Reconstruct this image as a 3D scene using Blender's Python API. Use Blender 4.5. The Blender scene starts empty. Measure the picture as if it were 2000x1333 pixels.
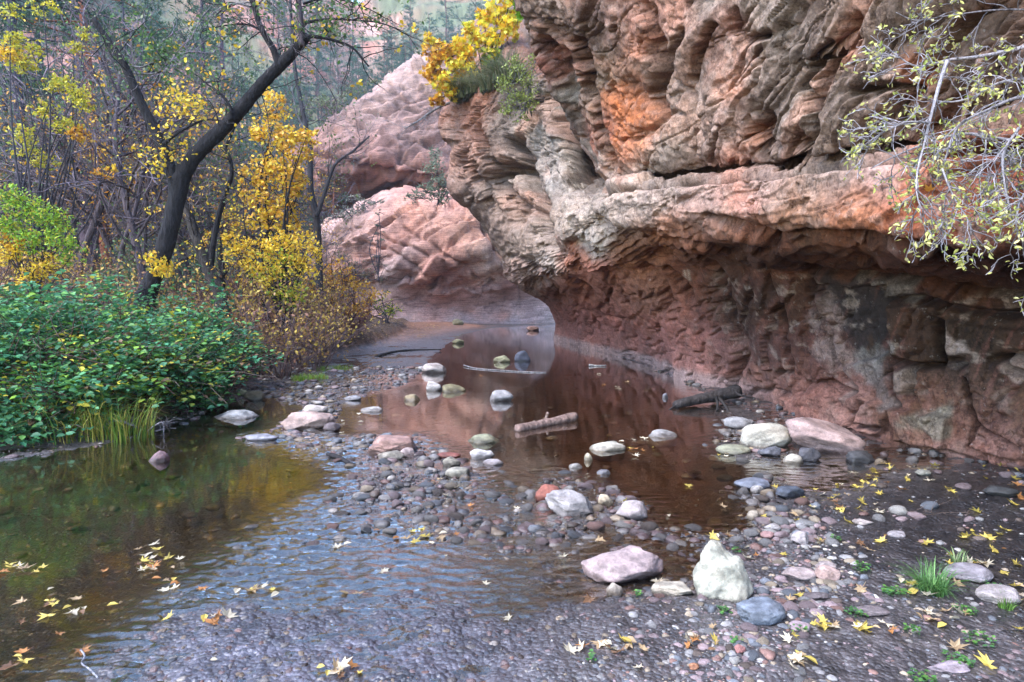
import bpy, math, random
import numpy as np
from mathutils import Vector, Matrix

rng = np.random.default_rng(11)
random.seed(11)
SC = bpy.context.scene
COL = SC.collection

# ------------------------------------------------------------------ camera
F_PX = 1333.0
PITCH = math.atan(0.0574)
CAM = np.array([0.0, 0.0, 1.5])
cd = bpy.data.cameras.new("camera")
cd.sensor_width = 36.0
cd.lens = 24.0
cd.clip_start = 0.05
cd.clip_end = 2000.0
cam = bpy.data.objects.new("camera", cd)
COL.objects.link(cam)
cam.location = CAM
cam.rotation_euler = (math.pi / 2 - PITCH, 0, 0)
SC.camera = cam
CP, SP = math.cos(PITCH), math.sin(PITCH)


def pdir(px, py):
    px = np.asarray(px, float); py = np.asarray(py, float)
    cx = (px - 1000.0) / F_PX
    cy = (666.5 - py) / F_PX
    return np.stack([cx, CP + cy * SP, -SP + cy * CP], -1)


def at(px, py, d):
    """world point seen at photo pixel (px,py) whose distance along +Y is d"""
    r = pdir(px, py)
    return CAM + r * (np.asarray(d, float) / r[..., 1])[..., None]


def on_ground(px, py, z=0.0):
    r = pdir(px, py)
    t = (z - CAM[2]) / r[..., 2]
    return CAM + r * t[..., None]


def proj(P):
    v = np.asarray(P, float) - CAM
    y = v[..., 1] * CP - v[..., 2] * SP
    y = np.maximum(y, 0.05)
    u = v[..., 1] * SP + v[..., 2] * CP
    return 1000.0 + F_PX * v[..., 0] / y, 666.5 - F_PX * u / y


# ------------------------------------------------------------------ noise
_M = np.uint32


def _hash(ix, iy, iz):
    h = (ix.astype(np.int64) * 374761393 + iy.astype(np.int64) * 668265263 + iz.astype(np.int64) * 2147483647 % 4294967291) & 0xFFFFFFFF
    h = (h ^ (h >> 13)) * 1274126177 & 0xFFFFFFFF
    h = (h ^ (h >> 16)) * 2246822519 & 0xFFFFFFFF
    return (h ^ (h >> 13)) & 0xFFFFFFFF


_G = np.array([[1, 1, 0], [-1, 1, 0], [1, -1, 0], [-1, -1, 0], [1, 0, 1], [-1, 0, 1], [1, 0, -1], [-1, 0, -1],
               [0, 1, 1], [0, -1, 1], [0, 1, -1], [0, -1, -1], [1, 1, 0], [-1, 1, 0], [0, -1, 1], [0, -1, -1]], np.float32)


def noise(x, y, z=None, seed=0):
    x = np.asarray(x, np.float32); y = np.asarray(y, np.float32)
    z = np.zeros_like(x) if z is None else np.asarray(z, np.float32)
    x, y, z = np.broadcast_arrays(x, y, z)
    x = x + seed * 17.13; y = y + seed * 7.77; z = z + seed * 3.31
    fx, fy, fz = np.floor(x), np.floor(y), np.floor(z)
    ix, iy, iz = fx.astype(np.int64), fy.astype(np.int64), fz.astype(np.int64)
    x, y, z = x - fx, y - fy, z - fz
    u = x * x * x * (x * (x * 6 - 15) + 10)
    v = y * y * y * (y * (y * 6 - 15) + 10)
    w = z * z * z * (z * (z * 6 - 15) + 10)
    out = 0
    for dx in (0, 1):
        wx = u if dx else 1 - u
        for dy in (0, 1):
            wy = v if dy else 1 - v
            for dz in (0, 1):
                wz = w if dz else 1 - w
                g = _G[_hash(ix + dx, iy + dy, iz + dz) & 15]
                out = out + wx * wy * wz * (g[..., 0] * (x - dx) + g[..., 1] * (y - dy) + g[..., 2] * (z - dz))
    return out


def fbm(x, y, z=None, octv=4, gain=0.5, seed=0):
    a, s, f = 1.0, 0.0, 1.0
    z = 0 * np.asarray(x) if z is None else z
    for k in range(octv):
        s = s + a * noise(x * f, y * f, z * f, seed + k * 5)
        a *= gain; f *= 2.03
    return s


def ridged(x, y, z=None, octv=3, gain=0.5, seed=0):
    a, s, f = 1.0, 0.0, 1.0
    z = 0 * np.asarray(x) if z is None else z
    for k in range(octv):
        s = s + a * (1 - 2.2 * np.abs(noise(x * f, y * f, z * f, seed + k * 5)))
        a *= gain; f *= 2.1
    return s


def facets(x, y, z, seed=0, tilt=.9, jit=.95):
    """tilted flat facets of a cellular noise: (height about -1..1, distance to the nearest joint)"""
    x, y, z = [np.asarray(v, np.float32) + seed * 9.7 for v in (x, y, z)]
    fx, fy, fz = np.floor(x), np.floor(y), np.floor(z)
    b1 = np.full(x.shape, 9., np.float32); b2 = b1.copy(); h = np.zeros_like(b1)
    for dx in (-1, 0, 1):
        for dy in (-1, 0, 1):
            for dz in (-1, 0, 1):
                cx, cy, cz = fx + dx, fy + dy, fz + dz
                k = _hash(cx.astype(np.int64), cy.astype(np.int64), cz.astype(np.int64))
                r1 = (k & 1023) / 1023.; r2 = ((k >> 10) & 1023) / 1023.; r3 = ((k >> 20) & 1023) / 1023.
                ox, oy, oz = x - cx - .5 - jit * (r1 - .5), y - cy - .5 - jit * (r2 - .5), z - cz - .5 - jit * (r3 - .5)
                d = np.sqrt(ox * ox + oy * oy + oz * oz)
                q = (k * 2654435761 & 0xFFFFFFFF) >> 8
                t1 = (q & 255) / 127.5 - 1; t2 = ((q >> 8) & 255) / 127.5 - 1; t3 = ((q >> 16) & 255) / 127.5 - 1
                v = .55 * t3 + tilt * (t1 * ox + t2 * oy + (r1 + r2 - 1) * 1.6 * oz)
                new = d < b1
                b2 = np.where(new, b1, np.minimum(b2, d)); h = np.where(new, v, h); b1 = np.where(new, d, b1)
    return h, b2 - b1


def sstep(a, b, x):
    t = np.clip((x - a) / (b - a), 0, 1)
    return t * t * (3 - 2 * t)


def terrace(h, n, sharp=0.3):
    h = h * n
    f = np.floor(h)
    return (f + sstep(0.5 - sharp, 0.5 + sharp, h - f)) / n


def seg_dist(px, py, poly, closed=False):
    pts = list(poly)
    if closed: pts = pts + [pts[0]]
    best = np.full(np.shape(px), 1e9, np.float32)
    for (ax, ay), (bx, by) in zip(pts[:-1], pts[1:]):
        dx, dy = bx - ax, by - ay
        L = dx * dx + dy * dy + 1e-9
        t = np.clip(((px - ax) * dx + (py - ay) * dy) / L, 0, 1)
        d = (px - ax - t * dx) ** 2 + (py - ay - t * dy) ** 2
        best = np.minimum(best, d)
    return np.sqrt(best)


def inside(px, py, poly):
    r = np.zeros(np.shape(px), bool)
    n = len(poly)
    for i in range(n):
        x0, y0 = poly[i]; x1, y1 = poly[(i + 1) % n]
        c = ((y0 > py) != (y1 > py))
        with np.errstate(divide='ignore', invalid='ignore'):
            xi = (x1 - x0) * (py - y0) / ((y1 - y0) if y1 != y0 else 1e-9) + x0
        r ^= c & (px < xi)
    return r


def sdf(px, py, poly):
    """positive inside"""
    d = seg_dist(px, py, poly, True)
    return np.where(inside(px, py, poly), d, -d)


def spline(P, subs):
    """Catmull-Rom along axis 0; subs[i] steps in interval i"""
    P = np.asarray(P, float)
    n = len(P)
    Q = np.concatenate([2 * P[:1] - P[1:2], P, 2 * P[-1:] - P[-2:-1]])
    out = []
    for i in range(n - 1):
        p0, p1, p2, p3 = Q[i], Q[i + 1], Q[i + 2], Q[i + 3]
        k = subs[i]
        for t in np.arange(k) / k:
            out.append(0.5 * (2 * p1 + (p2 - p0) * t + (2 * p0 - 5 * p1 + 4 * p2 - p3) * t * t + (3 * p1 - p0 - 3 * p2 + p3) * t ** 3))
    out.append(P[-1])
    return np.array(out)


# ------------------------------------------------------------------ mesh building
def mesh_from(name, V, faces, mats=None, smooth=True, col=None, matidx=None):
    """faces: list of int arrays, each (n,k) with one k per array"""
    me = bpy.data.meshes.new(name)
    V = np.ascontiguousarray(V, np.float32)
    me.vertices.add(len(V))
    me.vertices.foreach_set("co", V.ravel())
    faces = [np.asarray(f, np.int32) for f in faces if len(f)]
    nl = sum(f.size for f in faces); nf = sum(len(f) for f in faces)
    me.loops.add(nl); me.polygons.add(nf)
    me.loops.foreach_set("vertex_index", np.concatenate([f.ravel() for f in faces]))
    tot = np.concatenate([np.full(len(f), f.shape[1], np.int32) for f in faces])
    st = np.concatenate([[0], np.cumsum(tot)[:-1]]).astype(np.int32)
    me.polygons.foreach_set("loop_start", st)
    me.polygons.foreach_set("loop_total", tot)
    me.polygons.foreach_set("use_smooth", np.full(nf, smooth, bool))
    if matidx is not None:
        me.polygons.foreach_set("material_index", np.asarray(matidx, np.int32))
    if col is not None:
        a = me.color_attributes.new("Col", 'FLOAT_COLOR', 'POINT')
        c = np.ones((len(V), 4), np.float32); c[:, :3] = col[:, :3]
        if col.shape[1] > 3: c[:, 3] = col[:, 3]
        a.data.foreach_set("color", c.ravel())
    for m in (mats if isinstance(mats, (list, tuple)) else [mats]):
        if m is not None: me.materials.append(m)
    me.update()
    me.validate()
    return me


def link(name, me, parent=None):
    o = bpy.data.objects.new(name, me)
    COL.objects.link(o)
    if parent is not None: o.parent = parent
    return o


def tag(o, label=None, cat=None, group=None, kind=None):
    if label: o["label"] = label
    if cat: o["category"] = cat
    if group: o["group"] = group
    if kind: o["kind"] = kind
    return o


def empty(name, loc, rz=0.0):
    o = bpy.data.objects.new(name, None)
    COL.objects.link(o)
    o.location = tuple(float(v) for v in loc)
    o.rotation_euler = (0, 0, rz)
    o.empty_display_size = 0.1
    return o


def grid_faces(nu, nv):
    i = np.arange(nu - 1)[:, None] * nv + np.arange(nv - 1)[None]
    i = i.ravel()
    return np.stack([i, i + nv, i + nv + 1, i + 1], 1)


def copy_tree(o, parent=None):
    c = o.copy()
    COL.objects.link(c)
    if parent is not None: c.parent = parent
    for ch in list(o.children):
        copy_tree(ch, c)
    return c


class Geo:
    """collects vertices, faces and vertex colours of ONE mesh"""
    def __init__(s):
        s.V, s.F, s.C, s.n = [], {}, [], 0

    def add(s, V, faces, col):
        V = np.asarray(V, np.float32)
        for f in faces:
            f = np.asarray(f)
            s.F.setdefault(f.shape[1], []).append(f + s.n)
        s.V.append(V)
        c = np.asarray(col, np.float32)
        if c.ndim == 1: c = np.repeat(c[None], len(V), 0)
        s.C.append(c[:, :3]); s.n += len(V)

    def mesh(s, name, mat, smooth=True, origin=None):
        V = np.concatenate(s.V)
        if origin is not None: V = V - np.asarray(origin, np.float32)
        return mesh_from(name, V, [np.concatenate(f) for f in s.F.values()], mat, smooth, np.concatenate(s.C))

    def obj(s, name, mat, parent=None, origin=None, smooth=True):
        return link(name, s.mesh(name, mat, smooth, origin), parent)


def tube(geo, P, R, sides=6, col=(0.1, 0.1, 0.1), rough=0.0, cap=True):
    P = np.asarray(P, float); n = len(P)
    R = np.broadcast_to(np.asarray(R, float), (n,))
    T = np.gradient(P, axis=0)
    T /= np.linalg.norm(T, axis=1, keepdims=True) + 1e-9
    up = np.array([0.31, 0.17, 0.93])
    if abs(T[0] @ up) > 0.95: up = np.array([0.9, 0.1, 0.2])
    N = np.cross(T, up); N /= np.linalg.norm(N, axis=1, keepdims=True) + 1e-9
    B = np.cross(T, N)
    a = np.arange(sides) / sides * 2 * math.pi
    ring = np.cos(a)[None, :, None] * N[:, None] + np.sin(a)[None, :, None] * B[:, None]
    rr = R[:, None, None]
    if rough:
        rr = rr * (1 + rough * noise(P[:, 0, None] * 6 + np.cos(a) * 1.7, P[:, 1, None] * 6 + np.sin(a) * 1.7, P[:, 2, None] * 5)[..., None] * 2)
    V = (P[:, None] + ring * rr).reshape(-1, 3)
    i = np.arange(n - 1)[:, None] * sides
    j = np.arange(sides)[None]; k = (j + 1) % sides
    f = np.stack([(i + j), (i + k), (i + sides + k), (i + sides + j)], -1).reshape(-1, 4)
    fs = [f]
    if cap and sides >= 3:
        c = len(V)
        V = np.concatenate([V, P[:1], P[-1:]])
        jj = np.arange(sides); kk = (jj + 1) % sides
        fs.append(np.stack([kk, jj, np.full(sides, c)], 1))
        o = (n - 1) * sides
        fs.append(np.stack([o + jj, o + kk, np.full(sides, c + 1)], 1))
    if isinstance(col, tuple) or np.ndim(col) == 1:
        cc = np.asarray(col, float)
    else:
        cc = np.repeat(np.asarray(col), sides, 0)
        if len(cc) < len(V): cc = np.concatenate([cc, cc[:1], cc[-1:]])
    geo.add(V, fs, cc)


def smooth_path(pts, k=6):
    pts = np.asarray(pts, float)
    return spline(pts, [k] * (len(pts) - 1))


# ------------------------------------------------------------------ node helpers
class NT:
    def __init__(s, name):
        s.m = bpy.data.materials.new(name)
        s.m.use_nodes = True
        s.t = s.m.node_tree
        s.t.nodes.clear()
        s.out = s.n('ShaderNodeOutputMaterial')

    def n(s, typ, **kw):
        nd = s.t.nodes.new(typ)
        for k, v in kw.items(): setattr(nd, k, v)
        return nd

    def set(s, sock, v):
        if hasattr(v, 'links') or isinstance(v, bpy.types.NodeSocket): s.t.links.new(v, sock)
        elif isinstance(v, (tuple, list)) and len(v) == 3 and sock.type == 'RGBA': sock.default_value = (*v, 1)
        else: sock.default_value = v

    def coord(s):
        return s.n('ShaderNodeTexCoord').outputs['Object']

    def attr(s, name="Col"):
        return s.n('ShaderNodeVertexColor', layer_name=name).outputs['Color']

    def mapping(s, vec, scale=(1, 1, 1), rot=(0, 0, 0)):
        m = s.n('ShaderNodeMapping')
        s.set(m.inputs['Vector'], vec)
        m.inputs['Scale'].default_value = scale; m.inputs['Rotation'].default_value = rot
        return m.outputs['Vector']

    def noise(s, vec, scale, detail=5, rough=0.6, dist=0.0):
        t = s.n('ShaderNodeTexNoise')
        s.set(t.inputs['Vector'], vec)
        t.inputs['Scale'].default_value = scale; t.inputs['Detail'].default_value = detail
        t.inputs['Roughness'].default_value = rough; t.inputs['Distortion'].default_value = dist
        return t.outputs['Fac']

    def voro(s, vec, scale, feature='F1', out='Distance'):
        t = s.n('ShaderNodeTexVoronoi', feature=feature)
        s.set(t.inputs['Vector'], vec); t.inputs['Scale'].default_value = scale
        return t.outputs[out]

    def ramp(s, fac, stops):
        r = s.n('ShaderNodeValToRGB')
        s.set(r.inputs['Fac'], fac)
        e = r.color_ramp.elements
        while len(e) < len(stops): e.new(0.5)
        for el, (p, c) in zip(e, stops):
            el.position = p
            el.color = (c, c, c, 1) if not isinstance(c, (tuple, list)) else (*c, 1)
        return r.outputs['Color']

    def math(s, op, a, b=0.0, clamp=False):
        m = s.n('ShaderNodeMath', operation=op, use_clamp=clamp)
        s.set(m.inputs[0], a); s.set(m.inputs[1], b)
        return m.outputs[0]

    def mix(s, fac, a, b, blend='MIX'):
        m = s.n('ShaderNodeMix', data_type='RGBA', blend_type=blend)
        s.set(m.inputs[0], fac); s.set(m.inputs[6], a); s.set(m.inputs[7], b)
        return m.outputs[2]

    def bump(s, h, strength=0.5, dist=0.02, normal=None):
        b = s.n('ShaderNodeBump')
        s.set(b.inputs['Height'], h); b.inputs['Strength'].default_value = strength
        b.inputs['Distance'].default_value = dist
        if normal is not None: s.set(b.inputs['Normal'], normal)
        return b.outputs['Normal']

    def principled(s, col, rough=0.8, normal=None, spec=0.3, **kw):
        p = s.n('ShaderNodeBsdfPrincipled')
        s.set(p.inputs['Base Color'], col); s.set(p.inputs['Roughness'], rough)
        s.set(p.inputs['Specular IOR Level'], spec)
        if normal is not None: s.set(p.inputs['Normal'], normal)
        for k, v in kw.items(): s.set(p.inputs[k], v)
        return p.outputs[0]

    def done(s, sh):
        s.t.links.new(sh, s.out.inputs['Surface'])
        return s.m
# ------------------------------------------------------------------ world, sun, view
W = bpy.data.worlds.new("World")
SC.world = W
W.use_nodes = True
wt = W.node_tree
wt.nodes.clear()
wo = wt.nodes.new('ShaderNodeOutputWorld')
wb = wt.nodes.new('ShaderNodeBackground')
sky = wt.nodes.new('ShaderNodeTexSky')
sky.sky_type = 'NISHITA'
sky.sun_disc = False
SUN_EL, SUN_AZ = math.radians(52), math.radians(232)      # azimuth: 0 = +Y, clockwise
sky.sun_elevation = SUN_EL
sky.sun_rotation = SUN_AZ
sky.air_density = 1.2
sky.dust_density = 0.6
sky.ozone_density = 3.0
wt.links.new(sky.outputs[0], wb.inputs[0])
wb.inputs[1].default_value = 0.15
wt.links.new(wb.outputs[0], wo.inputs[0])

sd = bpy.data.lights.new("sun", 'SUN')
sd.energy = 0.95
sd.angle = math.radians(28)
sd.color = (1.0, 0.93, 0.84)
so = bpy.data.objects.new("sun", sd)
COL.objects.link(so)
sv = Vector((math.sin(SUN_AZ) * math.cos(SUN_EL), math.cos(SUN_AZ) * math.cos(SUN_EL), math.sin(SUN_EL)))
so.rotation_euler = sv.to_track_quat('Z', 'Y').to_euler()

SC.view_settings.view_transform = 'Standard'
SC.view_settings.look = 'None'
SC.view_settings.gamma = 1.0
SC.view_settings.exposure = 2.65
SC.cycles.use_denoising = True
SC.cycles.max_bounces = 6
SC.cycles.transparent_max_bounces = 12
SC.cycles.caustics_reflective = False
SC.cycles.caustics_refractive = False
# ------------------------------------------------------------------ sandstone
def rock_material(name, strata=0.35, fine=1.0, speck=0.25, crack=.8):
    t = NT(name)
    c = t.coord()
    base = t.attr()
    big = t.noise(c, 1.3, 6, 0.62)
    med = t.noise(c, 11.0, 6, 0.65)
    fin = t.noise(c, 42.0, 4, 0.7)
    st = t.noise(t.mapping(c, (0.5, 0.5, 9.0), (0.10, -0.06, 0)), 2.2, 5, 0.65, 0.4)
    v = t.mix(0.55, base, t.ramp(big, [(0.28, (0.45, 0.40, 0.40)), (0.5, (1, 1, 1)), (0.74, (1.55, 1.35, 1.2))]), 'MULTIPLY')
    v = t.mix(0.5, v, t.ramp(med, [(0.30, (0.35, 0.31, 0.30)), (0.5, (1, 1, 1)), (0.70, (1.45, 1.4, 1.38))]), 'MULTIPLY')
    v = t.mix(strata, v, t.ramp(st, [(0.36, (0.45, 0.36, 0.32)), (0.5, (1, 1, 1)), (0.66, (1.4, 1.3, 1.25))]), 'MULTIPLY')
    v = t.mix(0.8, v, t.ramp(fin, [(0.3, (0.42, 0.40, 0.38)), (0.52, (1, 1, 1)), (0.72, (1.5, 1.5, 1.5))]), 'MULTIPLY')
    lich = t.math('MULTIPLY', t.ramp(t.noise(c, 15.0, 3, 0.8), [(0.64, 0.0), (0.70, 1.0)]), speck)
    v = t.mix(lich, v, (0.42, 0.42, 0.40))
    ck = t.math('ABSOLUTE', t.math('SUBTRACT', t.noise(t.mapping(c, (1.0, 1.0, .55), (.3, .2, 0)), 3.1, 7, .68), .5))
    ck = t.ramp(ck, [(0.0, 0.0), (0.016, 1.0)])
    v = t.mix(crack, v, t.mix(ck, (.42, .36, .34), (1, 1, 1)), 'MULTIPLY')
    h = t.math('ADD', t.math('MULTIPLY', med, .8), t.math('MULTIPLY', fin, 0.35))
    h = t.math('ADD', h, t.math('MULTIPLY', st, strata))
    h = t.math('ADD', h, t.math('MULTIPLY', ck, .5 * crack))
    nrm = t.bump(h, 0.6, 0.03 * fine)
    return t.done(t.principled(v, 0.82, nrm, 0.25))


M_ROCK = rock_material("sandstone")
M_ROCK_FAR = rock_material("banded_sandstone", 0.6, 4.0, 0.0, 0.3)


def colour_field(px, py, anchors, sig=48.0, warp=18.0, P=None):
    if P is not None:
        s = 1.1
        px = px + warp * 2 * fbm(P[..., 0] * s, P[..., 1] * s, P[..., 2] * s, 4, seed=31)
        py = py + warp * 2 * fbm(P[..., 0] * s, P[..., 1] * s, P[..., 2] * s, 4, seed=57)
    W_ = np.zeros(px.shape + (1,)); C_ = np.zeros(px.shape + (3,))
    for a in anchors:
        x, y, c = a[0], a[1], a[2]
        s = a[3] if len(a) > 3 else sig
        d2 = (px - x) ** 2 + (py - y) ** 2
        w = np.exp(-d2 / (2 * s * s)) + 1e-3 / (1 + d2 / 900.0)
        W_ += w[..., None]; C_ += w[..., None] * np.array(c)
    return C_ / W_


def surface(cols, usub, vsub):
    G = np.array(cols, float)                       # nc, nr, 3
    A = spline(G, usub)
    B = spline(A.transpose(1, 0, 2), vsub).transpose(1, 0, 2)
    U = np.linspace(0, 1, A.shape[0])
    vv = []
    for i, k in enumerate(vsub): vv += list(i + np.arange(k) / k)
    vv.append(len(vsub))
    uu = []
    for i, k in enumerate(usub): uu += list(i + np.arange(k) / k)
    uu.append(len(usub))
    return B, np.array(uu), np.array(vv)


def normals(B, toward):
    du = np.gradient(B, axis=0); dv = np.gradient(B, axis=1)
    N = np.cross(du, dv)
    N /= np.linalg.norm(N, axis=-1, keepdims=True) + 1e-9
    # one consistent sign for the sheet, facing the stream
    s = np.sign(np.sum(np.einsum('ijk,ijk->ij', N, toward - B)))
    return N * s


def auto_sub(G, unit, axis):
    """number of steps per interval from the largest photo-pixel length of the interval"""
    px, py = proj(G)
    d = np.hypot(np.diff(px, axis=axis), np.diff(py, axis=axis))
    ok = (np.take(G[..., 1], range(1, G.shape[axis]), axis) > 1.0)
    d = np.where(ok, d, 30)
    mx = np.percentile(np.clip(d, 0, 420), 80, axis=1 - axis)
    return [int(max(6, round(v / unit))) for v in mx]


def px_col(rows):
    return [at(a, b, d) if not isinstance(d, str) else np.array([0, 0, 0.]) for a, b, d in rows]


# near cliff: each column is one cross-section, from the foot to the top
def near_col(d, bx, xa, za, xm, zm, xl, zl, ztop, lean):
    """cross-section at one distance given in metres: foot, corner, ceiling, lip, ledge, upper face"""
    w = lambda x, z, dd=0.0: np.array([x, d + dd, z])
    h = ztop - zl
    return [w(bx + .05, -0.6), w(bx, 0.0), w(bx - .02, za * .35), w(bx - .05, za * .7), w(xa, za), w(xm, zm), w(xl, zl), w(xl - .06, zl + .24 * h),
            w(xl + .02, zl + .50 * h), w(xl + .38, zl + .55 * h), w(xl + .14, zl + .8 * h), w(xl + .05, zl + 1.15 * h), w(xl - lean, ztop + .75),
            w(xl - lean * 1.6, 8.5), w(xl + 3.0, 10.5), w(xl + 14, 11.5)]


NC = []
NC.append(near_col(-4.0, 9.0, 8.8, 1.4, 7.9, 1.55, 6.8, 1.7, 3.0, .1))
NC.append(near_col(-1.0, 7.6, 7.4, 1.4, 6.5, 1.58, 5.4, 1.7, 3.0, .1))
NC.append(near_col(1.5, 6.1, 5.9, 1.4, 4.9, 1.6, 4.0, 1.75, 3.0, .15))
NC.append(near_col(3.0, 5.4, 5.2, 1.42, 4.35, 1.62, 3.5, 1.8, 3.1, .2))
NC.append(near_col(4.3, 4.95, 4.8, 1.48, 3.95, 1.68, 3.13, 1.88, 3.3, .2))


def pc(d, base, w1, w2, A, mid, L, fr, led, crk, up1, up2, top, tail, dd=None):
    rows = [base, w1, w2, A, mid, L, fr, led, crk, up1, up2, top]
    dd = dd or {}
    out = []
    for i, (x, y) in enumerate(rows):
        out.append(at(x, y, d + dd.get(i, 0.0)))
    foot = out[0].copy(); foot[2] = 0.0
    sunk = foot.copy(); sunk[2] = -0.6; sunk[0] += .05
    return [sunk, foot] + out[1:] + tail(out)


def tail_wall(lean=0.5, z1=9.5, z2=12.0):
    def f(o):
        t = o[-1]
        a = t.copy(); a[0] -= lean; a[2] = z1
        b = a.copy(); b[0] += 3.5; b[2] = z2
        c = b.copy(); c[0] += 12; c[2] = z2 + 1
        return [a, b, c]
    return f


def tail_slope(pp):
    """above the nose the rock lies back as a shrubby slope"""
    def f(o):
        t = o[-1]; d = t[1]
        return [at(pp[0][0], pp[0][1], d + 1.6), at(pp[1][0], pp[1][1], d + 5.0), at(pp[2][0], pp[2][1], d + 12)]
    return f


NC.append(pc(6.0, (2000, 922), (1995, 800), (1985, 690), (1955, 566), (1800, 515), (1612, 449), (1598, 385), (1606, 327), (1690, 319), (1625, 270), (1600, 120), (1570, -60), tail_wall(.3)))
NC.append(pc(7.1, (1750, 868), (1742, 760), (1730, 650), (1700, 537), (1580, 500), (1462, 443), (1448, 385), (1455, 341), (1530, 332), (1470, 280), (1440, 130), (1400, -60), tail_wall(.4)))
NC.append(pc(9.1, (1552, 810), (1535, 720), (1505, 620), (1445, 520), (1380, 488), (1296, 436), (1284, 398), (1282, 362), (1335, 352), (1290, 300), (1255, 140), (1205, -40), tail_wall(.5)))
NC.append(pc(11.0, (1455, 774), (1430, 690), (1395, 600), (1325, 510), (1268, 484), (1198, 449), (1186, 412), (1192, 374), (1238, 366), (1212, 310), (1160, 150), (1105, -20), tail_wall(.5)))
NC.append(pc(13.0, (1337, 744), (1318, 675), (1268, 592), (1190, 522), (1150, 492), (1114, 461), (1106, 428), (1122, 388), (1172, 380), (1172, 330), (1078, 150), (1022, 0), tail_wall(.5)))
NC.append(pc(14.6, (1302, 722), (1284, 660), (1225, 585), (1140, 532), (1110, 512), (1098, 480), (1098, 440), (1110, 395), (1130, 380), (1140, 335), (1120, 170), (1090, 40), tail_wall(0.4), {9: 1.2, 10: 2.2, 11: 2.5, 8: .8}))
NC.append(pc(16.6, (1256, 708), (1230, 648), (1172, 580), (1105, 542), (1080, 522), (1068, 490), (1070, 450), (1078, 405), (1092, 372), (1104, 320), (1096, 210), (1080, 120), tail_slope(((1090, 60), (1110, 20), (1150, -30))), {5: .3, 9: .2, 10: .8, 11: 1.4}))
NC.append(pc(19.0, (1200, 692), (1178, 638), (1130, 580), (1075, 553), (1050, 535), (1032, 505), (1028, 462), (1032, 410), (1040, 360), (1050, 305), (1052, 225), (1045, 150), tail_slope(((1050, 95), (1070, 40), (1110, -20))), {8: .6, 9: .9, 10: 1.2, 11: 1.6}))
NC.append(pc(22.0, (1142, 680), (1128, 632), (1098, 588), (1048, 563), (1022, 545), (1000, 512), (985, 455), (976, 400), (968, 345), (962, 285), (965, 225), (962, 178), tail_slope(((970, 120), (990, 60), (1030, 0)))))
NC.append(pc(25.0, (1106, 668), (1102, 630), (1078, 592), (1042, 572), (1012, 548), (986, 510), (955, 452), (934, 408), (914, 370), (902, 315), (902, 245), (908, 192), tail_slope(((915, 140), (930, 80), (970, 20))), {6: -.6, 7: -1, 8: -1.2, 9: -1.4, 10: -1.4, 11: -1}))
NC.append(pc(27.8, (1082, 661), (1086, 630), (1068, 594), (1037, 574), (1002, 540), (974, 478), (937, 422), (902, 396), (877, 345), (884, 288), (864, 246), (886, 186), tail_slope(((890, 150), (900, 100), (930, 50))), {5: -.6, 6: -1.5, 7: -2, 8: -2.4, 9: -2.4, 10: -2.4, 11: -2}))
NC.append(pc(31.0, (1120, 656), (1125, 625), (1115, 592), (1090, 572), (1060, 540), (1040, 480), (1010, 420), (975, 390), (950, 345), (950, 288), (935, 246), (950, 186), tail_slope(((950, 150), (950, 100), (980, 50)))))
NC.append(pc(37.0, (1260, 648), (1262, 625), (1255, 592), (1240, 572), (1220, 540), (1200, 480), (1180, 420), (1150, 390), (1120, 345), (1120, 288), (1110, 246), (1120, 186), tail_slope(((1120, 150), (1120, 100), (1150, 50)))))

NCG = np.array(NC)
usub = auto_sub(NCG, 2.5, 0)
vsub = auto_sub(NCG, 2.5, 1)
usub[0] = 10; usub[1] = 14; usub[2] = 30
usub[-1] = 14; usub[-2] = 24
vsub[0] = 8; vsub[-1] = 14; vsub[-2] = 24; vsub[-3] = 40
B, UU, VV = surface(NCG, usub, vsub)
N = normals(B, CAM + np.array([-2., 2., 1.]))
X, Y, Z = B[..., 0], B[..., 1], B[..., 2]
PX, PY = proj(B)
Vr = np.broadcast_to(VV[None], X.shape)
Ur = np.broadcast_to(UU[:, None], X.shape)
wall = 1 - sstep(3.6, 4.4, Vr)                     # alcove wall
ceil = sstep(3.8, 4.3, Vr) * (1 - sstep(5.6, 6.2, Vr))
lip = sstep(5.6, 6.2, Vr) * (1 - sstep(8.6, 9.3, Vr))
upper = sstep(8.8, 9.6, Vr)
nose = sstep(9.5, 11.0, Ur)                         # far end of the cliff
D = np.zeros_like(X)
# big lobes and ribs of the upper face; they lean with the bedding
k = 0.9 - 1.5 * sstep(5.5, 11.0, Y)
yy = Y + k * (Z - 3.0)
sc_ = 1 / (0.55 + 0.045 * Y)                        # features grow a little toward the far end
S = yy * sc_ * 1.5 + 1.4 * nose * X
rib = ridged(S * 0.85, Z * 0.14, X * 0.12, 3, 0.55, seed=3)
D += upper * 0.075 * rib * (1 + 0.5 * nose)
D += upper * 0.09 * fbm(S * 0.34, Z * 0.22, X * 0.2, 2, seed=9)
fl = fbm(S * 0.75 + 3, Z * 0.26, X * 0.3, 4, 0.5, seed=21)
D += (upper * 0.06 + lip * 0.02) * (terrace(fl, 5, 0.12) - fl * 0.6)
rib2 = ridged(S * 2.1, Z * 0.34, X * 0.4, 3, 0.5, seed=14)
D += (upper * 0.018 + lip * 0.008) * rib2
fl2 = fbm(S * 2.6, Z * 1.1, X * 1.3, 3, 0.5, seed=23)
D += (upper * 0.018 + lip * 0.015) * (terrace(fl2, 5, 0.10) - 0.5 * fl2)
fl4 = fbm(S * 5.5, Z * 2.4, X * 3, 3, 0.5, seed=24)
D += (upper * 0.014 + lip * 0.014) * (terrace(fl4, 4, 0.12) - 0.4 * fl4)
cr_ = np.abs(noise(S * 1.5 + .4 * fl2, Z * 0.45, X * .5, seed=33))
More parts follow.
